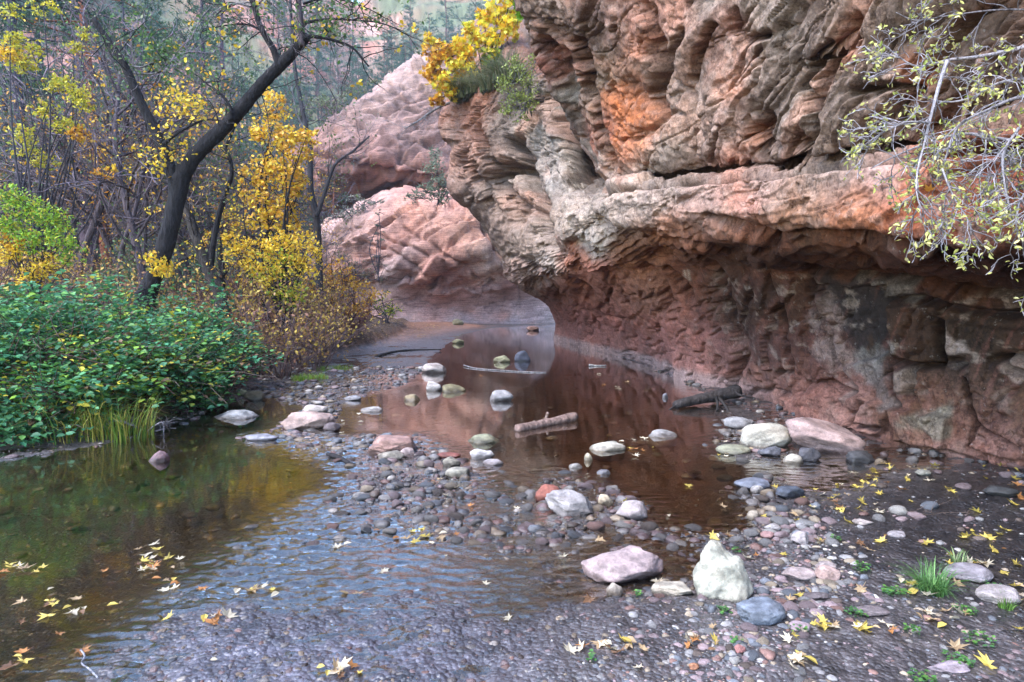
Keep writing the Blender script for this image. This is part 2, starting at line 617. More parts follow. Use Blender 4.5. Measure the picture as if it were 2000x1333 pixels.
D -= upper * 0.13 * np.exp(-(cr_ / .02) ** 2)
cr_ = np.abs(noise(S * .5, Z * 1.3 + .3 * fl, X * .5, seed=35))
D -= upper * 0.06 * np.exp(-(cr_ / .012) ** 2)
w1_ = .30 * fbm(X * 1.3, Y * 1.3, Z * 1.3, 4, seed=36); w2_ = .30 * fbm(X * 1.3, Y * 1.3, Z * 1.3, 4, seed=37)
fa, e1 = facets(S * .80 + w1_, Z * .36 + .6 * w2_, X * .4, 3)
fb, e2 = facets(S * 2.4 + 1.5 * w1_, Z * 1.3 + 1.5 * w2_, X * 1.4, 5)
fc, e3 = facets(S * 6 + 2 * w2_, Z * 3.6 + 2 * w1_, X * 3.6, 7)
D += upper * (.15 * fa + .052 * fb + .016 * fc - .07 * np.exp(-(e1 / .05) ** 2) - .03 * np.exp(-(e2 / .05) ** 2))
fa, e1 = facets(X * .9 + w1_, Y * .42 + w2_, Z * 1.1, 11)
fb, e2 = facets(X * 2.6 + w1_, Y * 1.4 + w2_, Z * 3.2, 13)
D += (lip * .12 + ceil * .10) * fa + (lip * .04 + ceil * .05) * fb - lip * .03 * np.exp(-(e1 / .05) ** 2)
yw = Y + .55 * Z
fa, e1 = facets(X * .7, yw * .62 + w1_, Z * .42 + w2_, 17)
fb, e2 = facets(X * 1.6, yw * 1.7 + 1.4 * w1_, Z * 1.25 + 1.4 * w2_, 19)
D += wall * (1 - .55 * sstep(7.2, 9.0, Ur)) * (.085 * fa + .030 * fb - .05 * np.exp(-(e1 / .03) ** 2) - .016 * np.exp(-(e2 / .035) ** 2))
f3 = fbm(X * 1.1, Y * .9, Z * 1.5, 4, 0.5, seed=25)
D += wall * 0.025 * (1 - .6 * sstep(7.2, 9., Ur)) * (terrace(f3, 4, 0.08) - .5 * f3)
f5 = fbm(X * 1.5, Y * .45, Z * 2.2, 4, 0.5, seed=27)
D += lip * (0.10 * (terrace(f5, 4, 0.12) - .4 * f5) + .10 * fbm(X * .6, Y * .6, Z * .6, 2, seed=29))
D += wall * .10 * fbm(X * .5, Y * .35, Z * .6, 2, seed=26)
D += (0.008 + 0.018 * upper + .012 * lip) * fbm(X * 7, Y * 7, Z * 7, 3, 0.55, seed=28)
# ledge beds under the overhang: they step down along the bedding
bed = terrace(Vr * 0.9 + 0.35 * fbm(X * 0.8, Y * 0.8, Z * 0.8, 4, seed=41), 5.0, 0.2) - Vr * 0.9
D += ceil * (0.30 * bed + 0.16 * fbm(X * 1.6, Y * .45, Z * 2.5, 4, seed=43))
# thin beds in the lip front
D += lip * 0.05 * (terrace(Z * 1.0 + 0.25 * fbm(X, Y, Z * 2, 3, seed=48), 9, 0.2) - Z)
# plucked flake scars of the smooth wall, running up and over with the arch
arch = sstep(7.2, 9.5, Ur) * wall
sc = noise((PX + PY * 0.35) * 0.055, (PY - 0.35 * PX) * 0.022, None, seed=51) + 0.5 * noise(PX * 0.09, PY * 0.06, None, seed=52)
D -= wall * (0.022 - 0.010 * arch) * sstep(0.38, 0.46, sc)
streak = ridged((PX + PY * 0.30) * 0.030, (PY - 0.3 * PX) * 0.006, None, 3, 0.6, seed=55)
D += arch * sstep(0.9, 3.0, Vr) * 0.035 * streak

B = B + N * (D * (0.3 + 0.7 * sstep(0.0, 0.6, Ur)))[..., None]
X, Y, Z = B[..., 0], B[..., 1], B[..., 2]
PX, PY = proj(B)
D = np.zeros_like(X)
# cracks and hollows read off the cliff itself, cut in as real grooves: (points, half width px, depth m)
wx = PX + 9 * fbm(X * 2, Y * 2, Z * 2, 3, seed=61) + 3 * noise(X * 9, Y * 9, Z * 9, seed=62)
wy = PY + 9 * fbm(X * 2, Y * 2, Z * 2, 3, seed=64) + 3 * noise(X * 9, Y * 9, Z * 9, seed=65)
CR = [
    ([(1058, 100), (1085, 165), (1108, 235), (1128, 300), (1140, 345), (1165, 368)], 17, 1.3),
    ([(1098, 105), (1112, 170), (1135, 250), (1158, 320)], 7, .3),
    ([(1135, 85), (1148, 170), (1172, 260), (1196, 330)], 9, .35),
    ([(1262, 20), (1268, 60), (1272, 110), (1284, 140)], 12, .35),
    ([(1283, 85), (1276, 130), (1280, 190), (1290, 225)], 9, .4),
    ([(1325, 60), (1300, 120), (1292, 180), (1300, 230)], 7, .25),
    ([(1385, 45), (1370, 110), (1350, 150)], 6, .2),
    ([(1433, 20), (1438, 60), (1452, 85), (1490, 70)], 7, .25),
    ([(1668, 40), (1628, 110), (1606, 160), (1592, 205)], 10, .35),
    ([(1610, 85), (1590, 130), (1560, 165)], 7, .25),
    ([(1572, 175), (1580, 220), (1590, 250), (1572, 300), (1562, 322)], 7, .3),
    ([(1490, 240), (1484, 275), (1500, 292)], 13, .5),
    ([(1552, 268), (1548, 295)], 13, .45),
    ([(1400, 250), (1393, 300), (1398, 335)], 5, .2),
    ([(1195, 366), (1240, 360), (1300, 355), (1345, 350), (1400, 345), (1470, 336), (1525, 333), (1566, 326), (1610, 322), (1650, 319), (1720, 305), (1790, 296), (1880, 292), (2000, 288), (2200, 284)], 9, .55),
    ([(1650, 312), (1700, 306), (1760, 296)], 12, .4),
    ([(1655, 180), (1720, 172), (1800, 176)], 7, .2),
    # lip and ceiling
    ([(1390, 425), (1450, 448), (1520, 470), (1600, 462), (1680, 468), (1760, 480), (1850, 500), (1930, 520), (2010, 540)], 9, .4),
    ([(1300, 470), (1400, 482), (1480, 495), (1560, 515), (1640, 530)], 5, .2),
    ([(1577, 528), (1660, 535), (1740, 542), (1830, 555), (1930, 570), (2010, 580)], 7, .3),
    ([(1725, 590), (1790, 585), (1850, 600), (1930, 612), (2010, 615)], 6, .2),
    # alcove wall
    ([(1388, 520), (1408, 555), (1424, 600), (1432, 640), (1442, 680), (1446, 700), (1432, 735), (1422, 765)], 9, .4),
    ([(1462, 575), (1455, 610), (1450, 640), (1456, 690), (1448, 730)], 5, .2),
    ([(1490, 520), (1500, 560), (1518, 610), (1530, 660), (1540, 700), (1545, 722), (1522, 732)], 5, .2),
    ([(1577, 528), (1586, 560), (1580, 590), (1596, 625), (1612, 660), (1622, 705), (1650, 745), (1668, 765)], 5, .15),
    ([(1728, 560), (1731, 640), (1730, 710), (1745, 770), (1752, 800)], 4, .18),
    ([(1735, 702), (1780, 708), (1850, 714), (1842, 660), (1836, 630)], 7, .3),
    ([(1785, 718), (1778, 750), (1772, 775)], 6, .2),
    ([(1895, 740), (1902, 790), (1914, 825), (1900, 870)], 4, .15),
    ([(1580, 752), (1620, 745), (1660, 770)], 5, .2),
    ([(1460, 772), (1500, 760), (1535, 768)], 5, .2),
    ([(1950, 700), (1975, 688), (2010, 695)], 9, .25), ([(1950, 702), (1980, 722), (2010, 730)], 7, .2),
    ([(1868, 705), (1888, 715)], 8, .2),
    ([(1915, 825), (1960, 850), (1998, 878)], 3, .1),
    ([(1690, 790), (1670, 830), (1720, 835)], 5, .2),
    # the far end: nose, lobes and the arch edge
    ([(1022, 312), (990, 325), (962, 345), (955, 352), (985, 372), (1000, 400), (1008, 430)], 12, .9),
    ([(1000, 280), (1020, 330), (1045, 372), (1058, 400), (1050, 450)], 13, .9),
    ([(1028, 400), (1045, 420), (1060, 450)], 14, .7),
    ([(930, 250), (945, 300), (960, 330)], 7, .35),
    ([(905, 300), (925, 350), (950, 385), (972, 420)], 6, .3),
    ([(1080, 235), (1105, 300), (1120, 345)], 6, .35),
    ([(1070, 470), (1082, 490), (1095, 500)], 12, .5),
    ([(1000, 500), (1040, 520), (1075, 535)], 6, .35),
    ([(1048, 545), (1080, 560), (1098, 590)], 8, .4),
    ([(1118, 548), (1135, 560), (1160, 575)], 7, .3),
    ([(1140, 562), (1150, 575)], 9, .5),
    ([(1180, 530), (1190, 560), (1186, 590), (1180, 600)], 4, .25),
    ([(1200, 545), (1215, 565), (1230, 600)], 5, .2),
    ([(1260, 525), (1290, 560), (1310, 600)], 8, .3),
    ([(1305, 530), (1335, 560), (1345, 580)], 7, .3),
    ([(1130, 598), (1160, 610), (1200, 620), (1260, 628)], 3, .15),
]
vdir = CAM - B
vdir /= np.linalg.norm(vdir, axis=-1, keepdims=True)
face_ = np.clip(2.2 * np.einsum('ijk,ijk->ij', N, vdir), 0.0, 1)
dark = np.zeros_like(X)
for pts, wpx, dep in CR:
    m = np.exp(-(seg_dist(wx, wy, pts) / wpx) ** 2)
    D -= m * dep * (.8 + .35 * upper + .5 * nose) * face_
    dark = np.maximum(dark, m)
# short flake marks on the wall under the arch
mk = np.random.default_rng(5)
for i in range(95):
    x0 = mk.uniform(1105, 1440); y0 = mk.uniform(560, 735)
    if y0 > 662 + (x0 - 1085) * 0.28: continue
    a = math.radians(mk.uniform(95, 150)); l = mk.uniform(8, 26)
    pts = [(x0, y0), (x0 + math.cos(a) * l * .5, y0 + math.sin(a) * l * .5), (x0 + math.cos(a + .4) * l, y0 + math.sin(a + .4) * l)]
    m = np.exp(-(seg_dist(wx, wy, pts) / 2.6) ** 2)
    D -= m * 0.07
    dark = np.maximum(dark, m * .9)
# slabs standing proud of the wall
for poly, dep in [([(1738, 604), (1840, 600), (1846, 708), (1740, 700)], .055), ([(1860, 625), (2010, 640), (2010, 900), (1900, 868), (1880, 800), (1850, 700)], .06),
                  ([(1560, 770), (1700, 775), (1745, 800), (1720, 850), (1580, 815)], .10), ([(1745, 800), (1850, 815), (1850, 880), (1760, 865)], .12),
                  ([(1750, 720), (1780, 725), (1775, 770), (1752, 760)], .05), ([(1590, 560), (1725, 560), (1725, 690), (1640, 720), (1610, 640)], -.10),
                  ([(1830, 870), (1880, 890), (1960, 905), (2010, 925), (1990, 880), (1900, 860)], .05)]:
    D += dep * sstep(-4, 3, sdf(wx, wy, poly))
D *= sstep(-0.05, 0.25, Vr / 1.0) * (Vr < 99)
edge = sstep(0.0, 0.6, Ur) * (1 - sstep(len(usub) - .8, len(usub), Ur))
BN = B + N * (D * (0.3 + 0.7 * edge))[..., None]
# colours of the stone itself
taupe = (0.215, 0.150, 0.118); pinkg = (0.30, 0.185, 0.150); orange = (0.46, 0.155, 0.055); grey = (0.25, 0.225, 0.20)
dustp = (0.43, 0.165, 0.13); brown = (0.175, 0.068, 0.030); umber = (0.13, 0.055, 0.026); soot = (0.018, 0.013, 0.012)
anch = [
    (1060, 40, (0.14, 0.095, 0.07)), (1110, 90, (0.15, 0.10, 0.075)), (1180, 40, (0.22, 0.13, 0.10)), (1240, 20, (0.30, 0.17, 0.13)), (1200, 130, (0.18, 0.125, 0.09)), (1180, 150, (0.12, 0.10, 0.06), 25),
    (1080, 110, (0.30, 0.09, 0.055), 22), (1100, 150, (0.24, 0.10, 0.065), 20), (1140, 170, taupe, 25), (1165, 250, (0.30, 0.12, 0.08), 18), (1150, 210, (0.22, 0.13, 0.09), 20),
    (1225, 195, orange, 30), (1245, 235, orange, 30), (1185, 190, orange, 14), (1232, 270, (0.50, 0.17, 0.06), 20), (1212, 310, (0.45, 0.20, 0.12), 16), (1248, 85, (0.38, 0.16, 0.10), 20),
    (1275, 185, (0.24, 0.22, 0.20), 12), (1300, 150, taupe), (1340, 200, (0.27, 0.20, 0.165)), (1300, 290, (0.25, 0.20, 0.165)), (1420, 130, (0.38, 0.23, 0.18), 30), (1430, 170, (0.42, 0.20, 0.125), 20),
    (1400, 250, (0.29, 0.195, 0.16)), (1440, 50, (0.34, 0.16, 0.12), 16), (1480, 30, (0.21, 0.17, 0.145)), (1560, 60, (0.20, 0.165, 0.14)), (1500, 180, (0.21, 0.16, 0.13)), (1560, 240, (0.23, 0.19, 0.165)), (1620, 60, taupe),
    (1480, 270, (0.36, 0.15, 0.08), 16), (1590, 300, (0.26, 0.20, 0.16)), (1680, 100, (0.22, 0.165, 0.135)), (1690, 220, (0.27, 0.21, 0.18)), (1800, 60, (0.20, 0.15, 0.12)), (1900, 150, (0.22, 0.15, 0.12)), (1660, 110, (0.30, 0.11, 0.06), 15), (1800, 130, (0.26, 0.10, 0.05), 25),
    (1430, 325, (0.36, 0.17, 0.12), 22), (1350, 330, taupe, 20), (1400, 380, (0.36, 0.25, 0.215), 35), (1250, 400, (0.37, 0.30, 0.265), 35), (1500, 350, (0.36, 0.26, 0.23), 30), (1620, 350, (0.37, 0.29, 0.265), 35), (1450, 385, (0.46, 0.20, 0.15), 18), (1720, 330, (0.38, 0.27, 0.25), 30), (1560, 400, (0.27, 0.135, 0.075), 35), (1660, 400, (0.30, 0.115, 0.05), 35), (1800, 360, (0.26, 0.085, 0.04), 40), (1900, 400, (0.22, 0.065, 0.032), 50),
    (1140, 420, (0.36, 0.31, 0.275), 30), (1090, 330, (0.33, 0.30, 0.275), 30), (1075, 250, (0.20, 0.185, 0.165), 30), (1100, 200, (0.22, 0.20, 0.175), 20),
    (1000, 240, (0.28, 0.235, 0.205), 25), (1040, 200, (0.19, 0.18, 0.15), 25), (920, 220, (0.27, 0.14, 0.10), 22), (930, 300, (0.30, 0.195, 0.155), 25), (890, 290, (0.30, 0.20, 0.165), 20), (985, 350, (0.24, 0.20, 0.17), 22), (970, 420, (0.30, 0.23, 0.195), 25), (1030, 440, (0.32, 0.26, 0.225), 25), (1000, 400, (0.36, 0.21, 0.155), 20),
    (1060, 500, (0.36, 0.30, 0.265), 20), (1110, 500, (0.30, 0.12, 0.075), 15), (1040, 545, (0.36, 0.24, 0.20), 18),
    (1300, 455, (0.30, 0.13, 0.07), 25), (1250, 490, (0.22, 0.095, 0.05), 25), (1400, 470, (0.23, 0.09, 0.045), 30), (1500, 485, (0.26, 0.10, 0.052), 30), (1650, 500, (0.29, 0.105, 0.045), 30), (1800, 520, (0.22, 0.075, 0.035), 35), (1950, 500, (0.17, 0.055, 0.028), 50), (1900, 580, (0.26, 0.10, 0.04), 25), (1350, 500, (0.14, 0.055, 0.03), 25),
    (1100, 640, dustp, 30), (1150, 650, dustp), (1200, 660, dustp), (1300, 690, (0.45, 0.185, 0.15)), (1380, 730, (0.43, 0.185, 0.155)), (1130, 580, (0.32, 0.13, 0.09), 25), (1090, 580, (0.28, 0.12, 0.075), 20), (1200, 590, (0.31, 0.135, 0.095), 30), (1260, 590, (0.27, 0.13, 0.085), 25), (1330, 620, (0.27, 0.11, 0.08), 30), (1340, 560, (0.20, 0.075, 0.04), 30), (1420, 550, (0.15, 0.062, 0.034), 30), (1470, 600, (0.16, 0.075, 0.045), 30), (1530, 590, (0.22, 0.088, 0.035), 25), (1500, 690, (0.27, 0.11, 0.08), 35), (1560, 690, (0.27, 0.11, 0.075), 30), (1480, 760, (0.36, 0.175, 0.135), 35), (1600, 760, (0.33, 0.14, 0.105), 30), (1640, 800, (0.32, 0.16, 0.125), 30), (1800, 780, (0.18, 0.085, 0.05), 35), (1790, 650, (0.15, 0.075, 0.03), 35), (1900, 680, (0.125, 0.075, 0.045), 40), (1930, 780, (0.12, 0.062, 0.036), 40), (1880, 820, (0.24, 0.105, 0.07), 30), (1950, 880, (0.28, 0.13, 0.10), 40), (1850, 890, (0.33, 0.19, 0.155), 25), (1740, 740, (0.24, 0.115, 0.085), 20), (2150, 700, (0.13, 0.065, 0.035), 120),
]
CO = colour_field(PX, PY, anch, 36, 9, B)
alcove_shade = sstep(1270, 1480, PX) * sstep(415, 500, PY) * (1 - .45 * sstep(690, 800, PY)) * (1 - .5 * sstep(.9, 0, Z) * wall)  # varnished alcove stone, darkened further with painted shade under the overhang
CO = CO * (1 - .76 * alcove_shade[..., None] * (wall + ceil + .6 * lip).clip(0, 1)[..., None])
pn = fbm(X * 3, Y * 3, Z * 3, 4, seed=71)


def patch(poly, col, soft=6, wob=14, amt=1.0):
    global CO
    s = sdf(wx, wy, poly) + wob * pn
    m = (sstep(-soft, soft, s) * amt * (wall > .3))[..., None]
    CO = CO * (1 - m) + np.array(col) * m


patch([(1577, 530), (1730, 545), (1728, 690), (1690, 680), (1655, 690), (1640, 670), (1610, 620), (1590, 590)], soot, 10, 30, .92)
vs_ = noise((PX + PY * .42) * .050, (PY - .42 * PX) * .0045, None, seed=72) + .5 * noise((PX + PY * .42) * .12, (PY - .42 * PX) * .01, None, seed=73)
vs_ = sstep(.10, .42, vs_) * wall * sstep(.5, 1.6, Vr) * .55
CO = CO * (1 - vs_[..., None]) + np.array((.135, .058, .045)) * vs_[..., None]
hi2 = sstep(.22, .5, fbm(X * 4, Y * 4, Z * 7, 4, seed=78)) * wall * alcove_shade * .45
CO = CO * (1 - hi2[..., None]) + np.array((.30, .24, .20)) * hi2[..., None]
patch([(1590, 600), (1625, 620), (1640, 690), (1680, 770), (1650, 760), (1615, 700)], (0.25, 0.18, 0.155), 12, 36, .6)
patch([(1670, 685), (1725, 690), (1730, 765), (1735, 790), (1690, 770), (1665, 735)], (0.17, 0.155, 0.14), 12, 34, .65)
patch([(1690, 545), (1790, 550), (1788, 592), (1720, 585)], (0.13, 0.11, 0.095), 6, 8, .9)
patch([(1770, 812), (1846, 800), (1850, 865), (1800, 845)], (0.19, 0.195, 0.15), 12, 34, .6)
patch([(1845, 640), (1890, 690), (1870, 700), (1845, 670)], (0.34, 0.27, 0.24), 6, 22, .7)
patch([(1945, 700), (1970, 680), (2000, 685), (1990, 735), (1960, 725)], (0.32, 0.24, 0.20), 6, 26, .6)
patch([(1745, 722), (1782, 722), (1776, 775), (1752, 768)], (0.20, 0.15, 0.12), 4, 10, .8)
for q in ([(1337, 529), (1339, 549)], [(1344, 528), (1347, 548)]):   # two pale scratches on the alcove wall
    m = np.exp(-(seg_dist(PX, PY, q) / 1.9) ** 2)[..., None]
    CO = CO * (1 - m) + np.array((.42, .34, .27)) * m
# pale waterline along the foot, colour darkened inside open cracks
wl = (1 - sstep(0.13, 0.30, Z + 0.05 * pn)) * sstep(7.0, 9.0, Ur) * (Vr < 4)
CO = CO * (1 - wl[..., None] * .85) + np.array((0.42, 0.34, 0.33)) * (wl * .85)[..., None]
du_ = (1 - sstep(0.35, 1.1, Z + 0.35 * pn)) * wall * (.08 + .27 * sstep(6.5, 8.5, Ur))
CO = CO * (1 - du_[..., None]) + np.array((0.36, 0.19, 0.15)) * du_[..., None]
CO *= (1 - 0.35 * np.clip(dark, 0, 1))[..., None]
hi_ = sstep(0.10, 0.45, fbm(X * 5, Y * 5, Z * 9, 4, seed=77)) * (lip + upper) * .28
CO = CO * (1 - hi_[..., None]) + np.array((0.45, 0.37, 0.33)) * hi_[..., None]
stk = fbm(S * 1.1, Z * .22, X * .2, 4, seed=79)
so_ = (sstep(.10, .40, stk) * upper * .30)[..., None]; sd_ = (sstep(.08, .38, -stk) * (upper + .5 * lip) * .6)[..., None]
CO = CO * (1 - so_) + np.array((.44, .20, .125)) * so_
CO = CO * (1 - sd_) + np.array((.115, .085, .068)) * sd_
um = (upper * .9 + lip * .9)[..., None]
CO = CO * (1 + um * (np.array((.84, .775, .73)) - 1))
CO = np.clip(CO, 0.01, 0.62)
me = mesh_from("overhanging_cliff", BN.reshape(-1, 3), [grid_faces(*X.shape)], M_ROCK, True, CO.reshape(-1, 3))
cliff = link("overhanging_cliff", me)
tag(cliff, "big overhanging red sandstone cliff with a dark undercut alcove, right of the stream", "cliff", kind="structure")


# ------------------------------------------------------------------ the two farther cliffs
def far_sheet(name, cols, unit, anchors, amp, strata_amp, slope, label, cracks=(), sig=45, tint=1.0, band=1.3, bc=1.0, saw=.3, foot=0.0):
    G = np.array([[at(*r) for r in c] for c in cols])
    us, vs = auto_sub(G, unit, 0), auto_sub(G, unit, 1)
    B, U_, V_ = surface(G, us, vs)
    N = normals(B, CAM + np.array([-6., 5., 2.]))
    X, Y, Z = B[..., 0], B[..., 1], B[..., 2]
    PX, PY = proj(B)
    D = .5 * amp * fbm(X * .22, Y * .22, Z * .3, 4, seed=81)
    f = fbm(X * .45, Y * .45, Z * .5, 4, seed=83)
    D = D + amp * .8 * (terrace(f, 5, .15) - .5 * f)
    zz = Z + slope * X + .8 * fbm(X * .15, Y * .15, Z * .2, 3, seed=85)
    D = D + strata_amp * (noise(zz * band, zz * 0 + 3.3, X * .05, seed=87) + .6 * noise(zz * band * 2.6, X * .1, Y * .1, seed=88))
    sw = zz * band * .8 + .35 * noise(X * .25, Y * .25, Z * .25, seed=97)
    sw = sw - np.floor(sw)
    D = D + saw * (sw - sstep(.80, 1.0, sw))
    w1_ = .5 * fbm(X * .3, Y * .3, Z * .3, 3, seed=96)
    fa, e1 = facets(X * .20 + w1_, Y * .2, (Z + slope * X) * .42 + w1_, 23)
    fb, e2 = facets(X * .62 + w1_, Y * .5, (Z + slope * X) * 1.5 + w1_, 29)
    D = D + amp * (1.0 * fa + .36 * fb - .2 * np.exp(-(e1 / .04) ** 2) - .12 * np.exp(-(e2 / .05) ** 2))
    D = D + amp * .12 * fbm(X * 2, Y * 2, Z * 2.5, 3, seed=89)
    wx = PX + 7 * fbm(X * .5, Y * .5, Z * .5, 3, seed=90); wy = PY + 7 * fbm(X * .5, Y * .5, Z * .5, 3, seed=91)
    dk = np.zeros_like(X)
    for pts, w, dep in cracks:
        m = np.exp(-(seg_dist(wx, wy, pts) / w) ** 2)
        D = D - m * dep; dk = np.maximum(dk, m)
    smooth_ = 1 - foot * (1 - sstep(2.6, 3.3, np.broadcast_to(V_[None], X.shape)))
    D = D * smooth_
    C_ = colour_field(PX, PY, anchors, sig, 4, B)
    ws = sstep(.08, .4, noise(X * .9 + .25 * Z, Z * .07, Y * .3, seed=98)) * .40
    C_ = C_ * (1 - ws[..., None] * smooth_[..., None]) + np.array((.20, .10, .085)) * (ws * smooth_)[..., None]
    bnd = .5 + .5 * np.tanh(5 * noise(zz * band * 1.3, zz * 0, X * .04, seed=93))
    b2_ = .5 + .5 * np.tanh(6 * noise(zz * band * 3.7, zz * 0, X * .06, seed=95))
    C_ = C_ * (1 + bc * (-.30 + .28 * bnd[..., None] + .24 * b2_[..., None])) * tint * (1 - .3 * dk[..., None])
    o = link(name, mesh_from(name, (B + N * D[..., None]).reshape(-1, 3), [grid_faces(*X.shape)], M_ROCK_FAR, True, np.clip(C_, .01, .7).reshape(-1, 3)))
    return tag(o, label, "cliff", kind="structure")


MC = [
    [(600, 650, 52), (600, 640, 52), (600, 600, 52), (600, 560, 52), (600, 548, 50), (605, 520, 50), (610, 490, 51), (615, 465, 53), (620, 445, 62)],
    [(690, 645, 50), (690, 635, 50), (690, 595, 50), (690, 552, 50), (690, 540, 48), (680, 505, 48), (665, 462, 49), (655, 440, 51), (650, 425, 60)],
    [(760, 642, 46.7), (760, 633, 46.7), (760, 592, 46.7), (762, 550, 46.3), (752, 536, 46.2), (742, 500, 46), (725, 455, 47), (705, 425, 49), (690, 405, 58)],
    [(815, 641, 46.6), (815, 632, 46.6), (816, 596, 46.7), (822, 562, 46.1), (820, 550, 45.9), (806, 506, 45), (788, 450, 46), (762, 404, 48), (750, 385, 58)],
    [(862, 641, 46.6), (862, 632, 46.6), (862, 600, 46.7), (862, 573, 45.7), (860, 562, 45.4), (856, 512, 44), (842, 450, 45), (818, 394, 47), (800, 375, 58)],
    [(940, 641, 46.6), (940, 632, 46.6), (936, 596, 46.7), (926, 566, 45.7), (912, 546, 45.2), (916, 500, 43), (906, 450, 44), (888, 398, 46), (870, 375, 58)],
    [(1010, 641, 46.6), (1010, 632, 46.6), (1006, 592, 46.7), (1000, 558, 45.9), (988, 532, 45.6), (986, 490, 44), (980, 440, 45), (962, 392, 47), (950, 370, 58)],
    [(1095, 641, 47.1), (1095, 632, 47.1), (1092, 590, 47.1), (1090, 552, 46.5), (1082, 522, 46.4), (1080, 480, 45), (1080, 430, 46), (1070, 382, 48), (1060, 362, 58)],
    [(1300, 640, 51), (1300, 631, 51), (1300, 590, 51), (1300, 550, 51), (1300, 520, 49), (1300, 480, 48), (1300, 430, 49), (1290, 380, 51), (1290, 360, 60)],
]
pk = (0.62, 0.37, 0.31)
MA = [(700, 440, (0.60, 0.39, 0.34)), (730, 480, (0.56, 0.31, 0.25)), (760, 430, (0.60, 0.36, 0.30)), (800, 420, (0.55, 0.27, 0.20)), (850, 440, (0.60, 0.35, 0.28)), (790, 520, (0.66, 0.50, 0.47), 25), (830, 540, (0.56, 0.28, 0.22), 22), (770, 470, (0.46, 0.22, 0.16), 22),
      (880, 480, (0.42, 0.22, 0.175), 28), (870, 530, (0.45, 0.24, 0.20), 22), (935, 460, (0.64, 0.40, 0.31), 28), (960, 510, (0.64, 0.44, 0.36), 24), (925, 455, (0.62, 0.25, 0.15), 10), (900, 400, (0.58, 0.29, 0.22), 18), (970, 470, (0.46, 0.18, 0.13), 12),
      (800, 590, (0.52, 0.33, 0.31)), (860, 590, (0.54, 0.33, 0.31)), (940, 590, (0.56, 0.35, 0.33)), (1030, 590, (0.54, 0.36, 0.35)), (1060, 580, (0.50, 0.36, 0.36)), (800, 626, (0.60, 0.46, 0.46), 14), (900, 626, (0.60, 0.45, 0.45), 14), (1000, 626, (0.60, 0.46, 0.46), 14), (1070, 626, (0.58, 0.46, 0.46), 14), (915, 605, (0.54, 0.24, 0.17), 8), (985, 615, (0.56, 0.24, 0.17), 8), (1000, 560, (0.38, 0.15, 0.11), 16)]
MCR = [([(700, 470), (760, 490), (800, 510), (850, 535)], 3, .25), ([(790, 445), (830, 470), (880, 500), (930, 535)], 3, .25), ([(840, 560), (855, 545), (870, 560)], 6, .5), ([(740, 460), (790, 480), (840, 500)], 3, .3), ([(935, 425), (955, 470), (975, 500)], 5, .6),
       ([(930, 580), (942, 562), (960, 548)], 2.5, .25), ([(962, 590), (978, 600), (985, 585)], 2.5, .2), ([(820, 590), (850, 600), (880, 590), (905, 585)], 2.5, .2), ([(1040, 585), (1060, 580), (1085, 590)], 2.5, .25), ([(1010, 560), (1015, 600)], 2.5, .2), ([(770, 580), (800, 600)], 2.5, .2)]
for i in range(40):
    x0, y0 = mk.uniform(780, 1080), mk.uniform(570, 628)
    a = mk.uniform(-.9, .9)
    MCR.append(([(x0, y0), (x0 + 9 * math.cos(a), y0 + 7 * math.sin(a)), (x0 + 16 * math.cos(a - .6), y0 + 12 * math.sin(a - .6))], 1.6, .12))
far_sheet("undercut_cliff", MC, 2.4, MA, .36, .08, -.42, "pale pink undercut sandstone cliff closing the stream bend", MCR, 26, bc=.8, band=.8, saw=.50, foot=.8, tint=.84)

FC = [
    [(500, 540, 66), (500, 500, 66), (500, 465, 66), (505, 440, 66), (512, 410, 66), (522, 375, 67), (540, 340, 69), (560, 310, 82)],
    [(595, 530, 64), (595, 490, 64), (594, 455, 64), (590, 420, 63.5), (588, 375, 63), (600, 320, 64), (620, 275, 66), (640, 250, 79)],
    [(650, 510, 63), (655, 470, 63), (655, 415, 64), (645, 345, 59), (645, 310, 59.5), (655, 268, 62), (675, 232, 65), (690, 215, 78)],
    [(715, 510, 63), (715, 470, 63), (715, 415, 65), (705, 325, 58), (718, 290, 58.5), (728, 240, 61), (742, 183, 65), (760, 165, 78)],
    [(780, 510, 63), (780, 470, 63), (780, 415, 65), (788, 340, 58), (792, 300, 58.5), (798, 230, 61), (796, 140, 65), (812, 122, 78)],
    [(860, 510, 63), (860, 470, 63), (860, 415, 65), (865, 352, 58), (870, 310, 58.5), (878, 230, 61), (868, 122, 65), (885, 105, 78)],
    [(1000, 510, 64), (1000, 470, 64), (1000, 415, 65), (1000, 355, 60), (1000, 310, 60), (1000, 230, 62), (990, 130, 66), (990, 110, 78)],
]
FA = [(760, 160, (0.56, 0.40, 0.36)), (800, 200, (0.50, 0.32, 0.27)), (700, 250, (0.42, 0.27, 0.24)), (740, 230, (0.48, 0.31, 0.27)), (820, 260, (0.45, 0.27, 0.23)), (650, 290, (0.36, 0.21, 0.18)), (780, 300, (0.42, 0.25, 0.21)), (740, 285, (0.60, 0.30, 0.24), 18), (820, 330, (0.45, 0.24, 0.18), 20), (630, 330, (0.46, 0.22, 0.17)), (720, 360, (0.38, 0.15, 0.105)), (760, 370, (0.40, 0.17, 0.12)), (800, 380, (0.42, 0.20, 0.15)), (740, 400, (0.30, 0.085, 0.045), 20)]
FCR = [([(600, 300), (700, 322), (780, 338), (860, 352)], 5, .9), ([(690, 250), (760, 270), (850, 290)], 3, .4), ([(720, 200), (790, 215), (860, 225)], 2.5, .4), ([(700, 225), (780, 245), (860, 262)], 2.5, .4), ([(780, 310), (810, 325), (840, 335)], 7, 1.2), ([(760, 170), (830, 180)], 2.5, .4)]
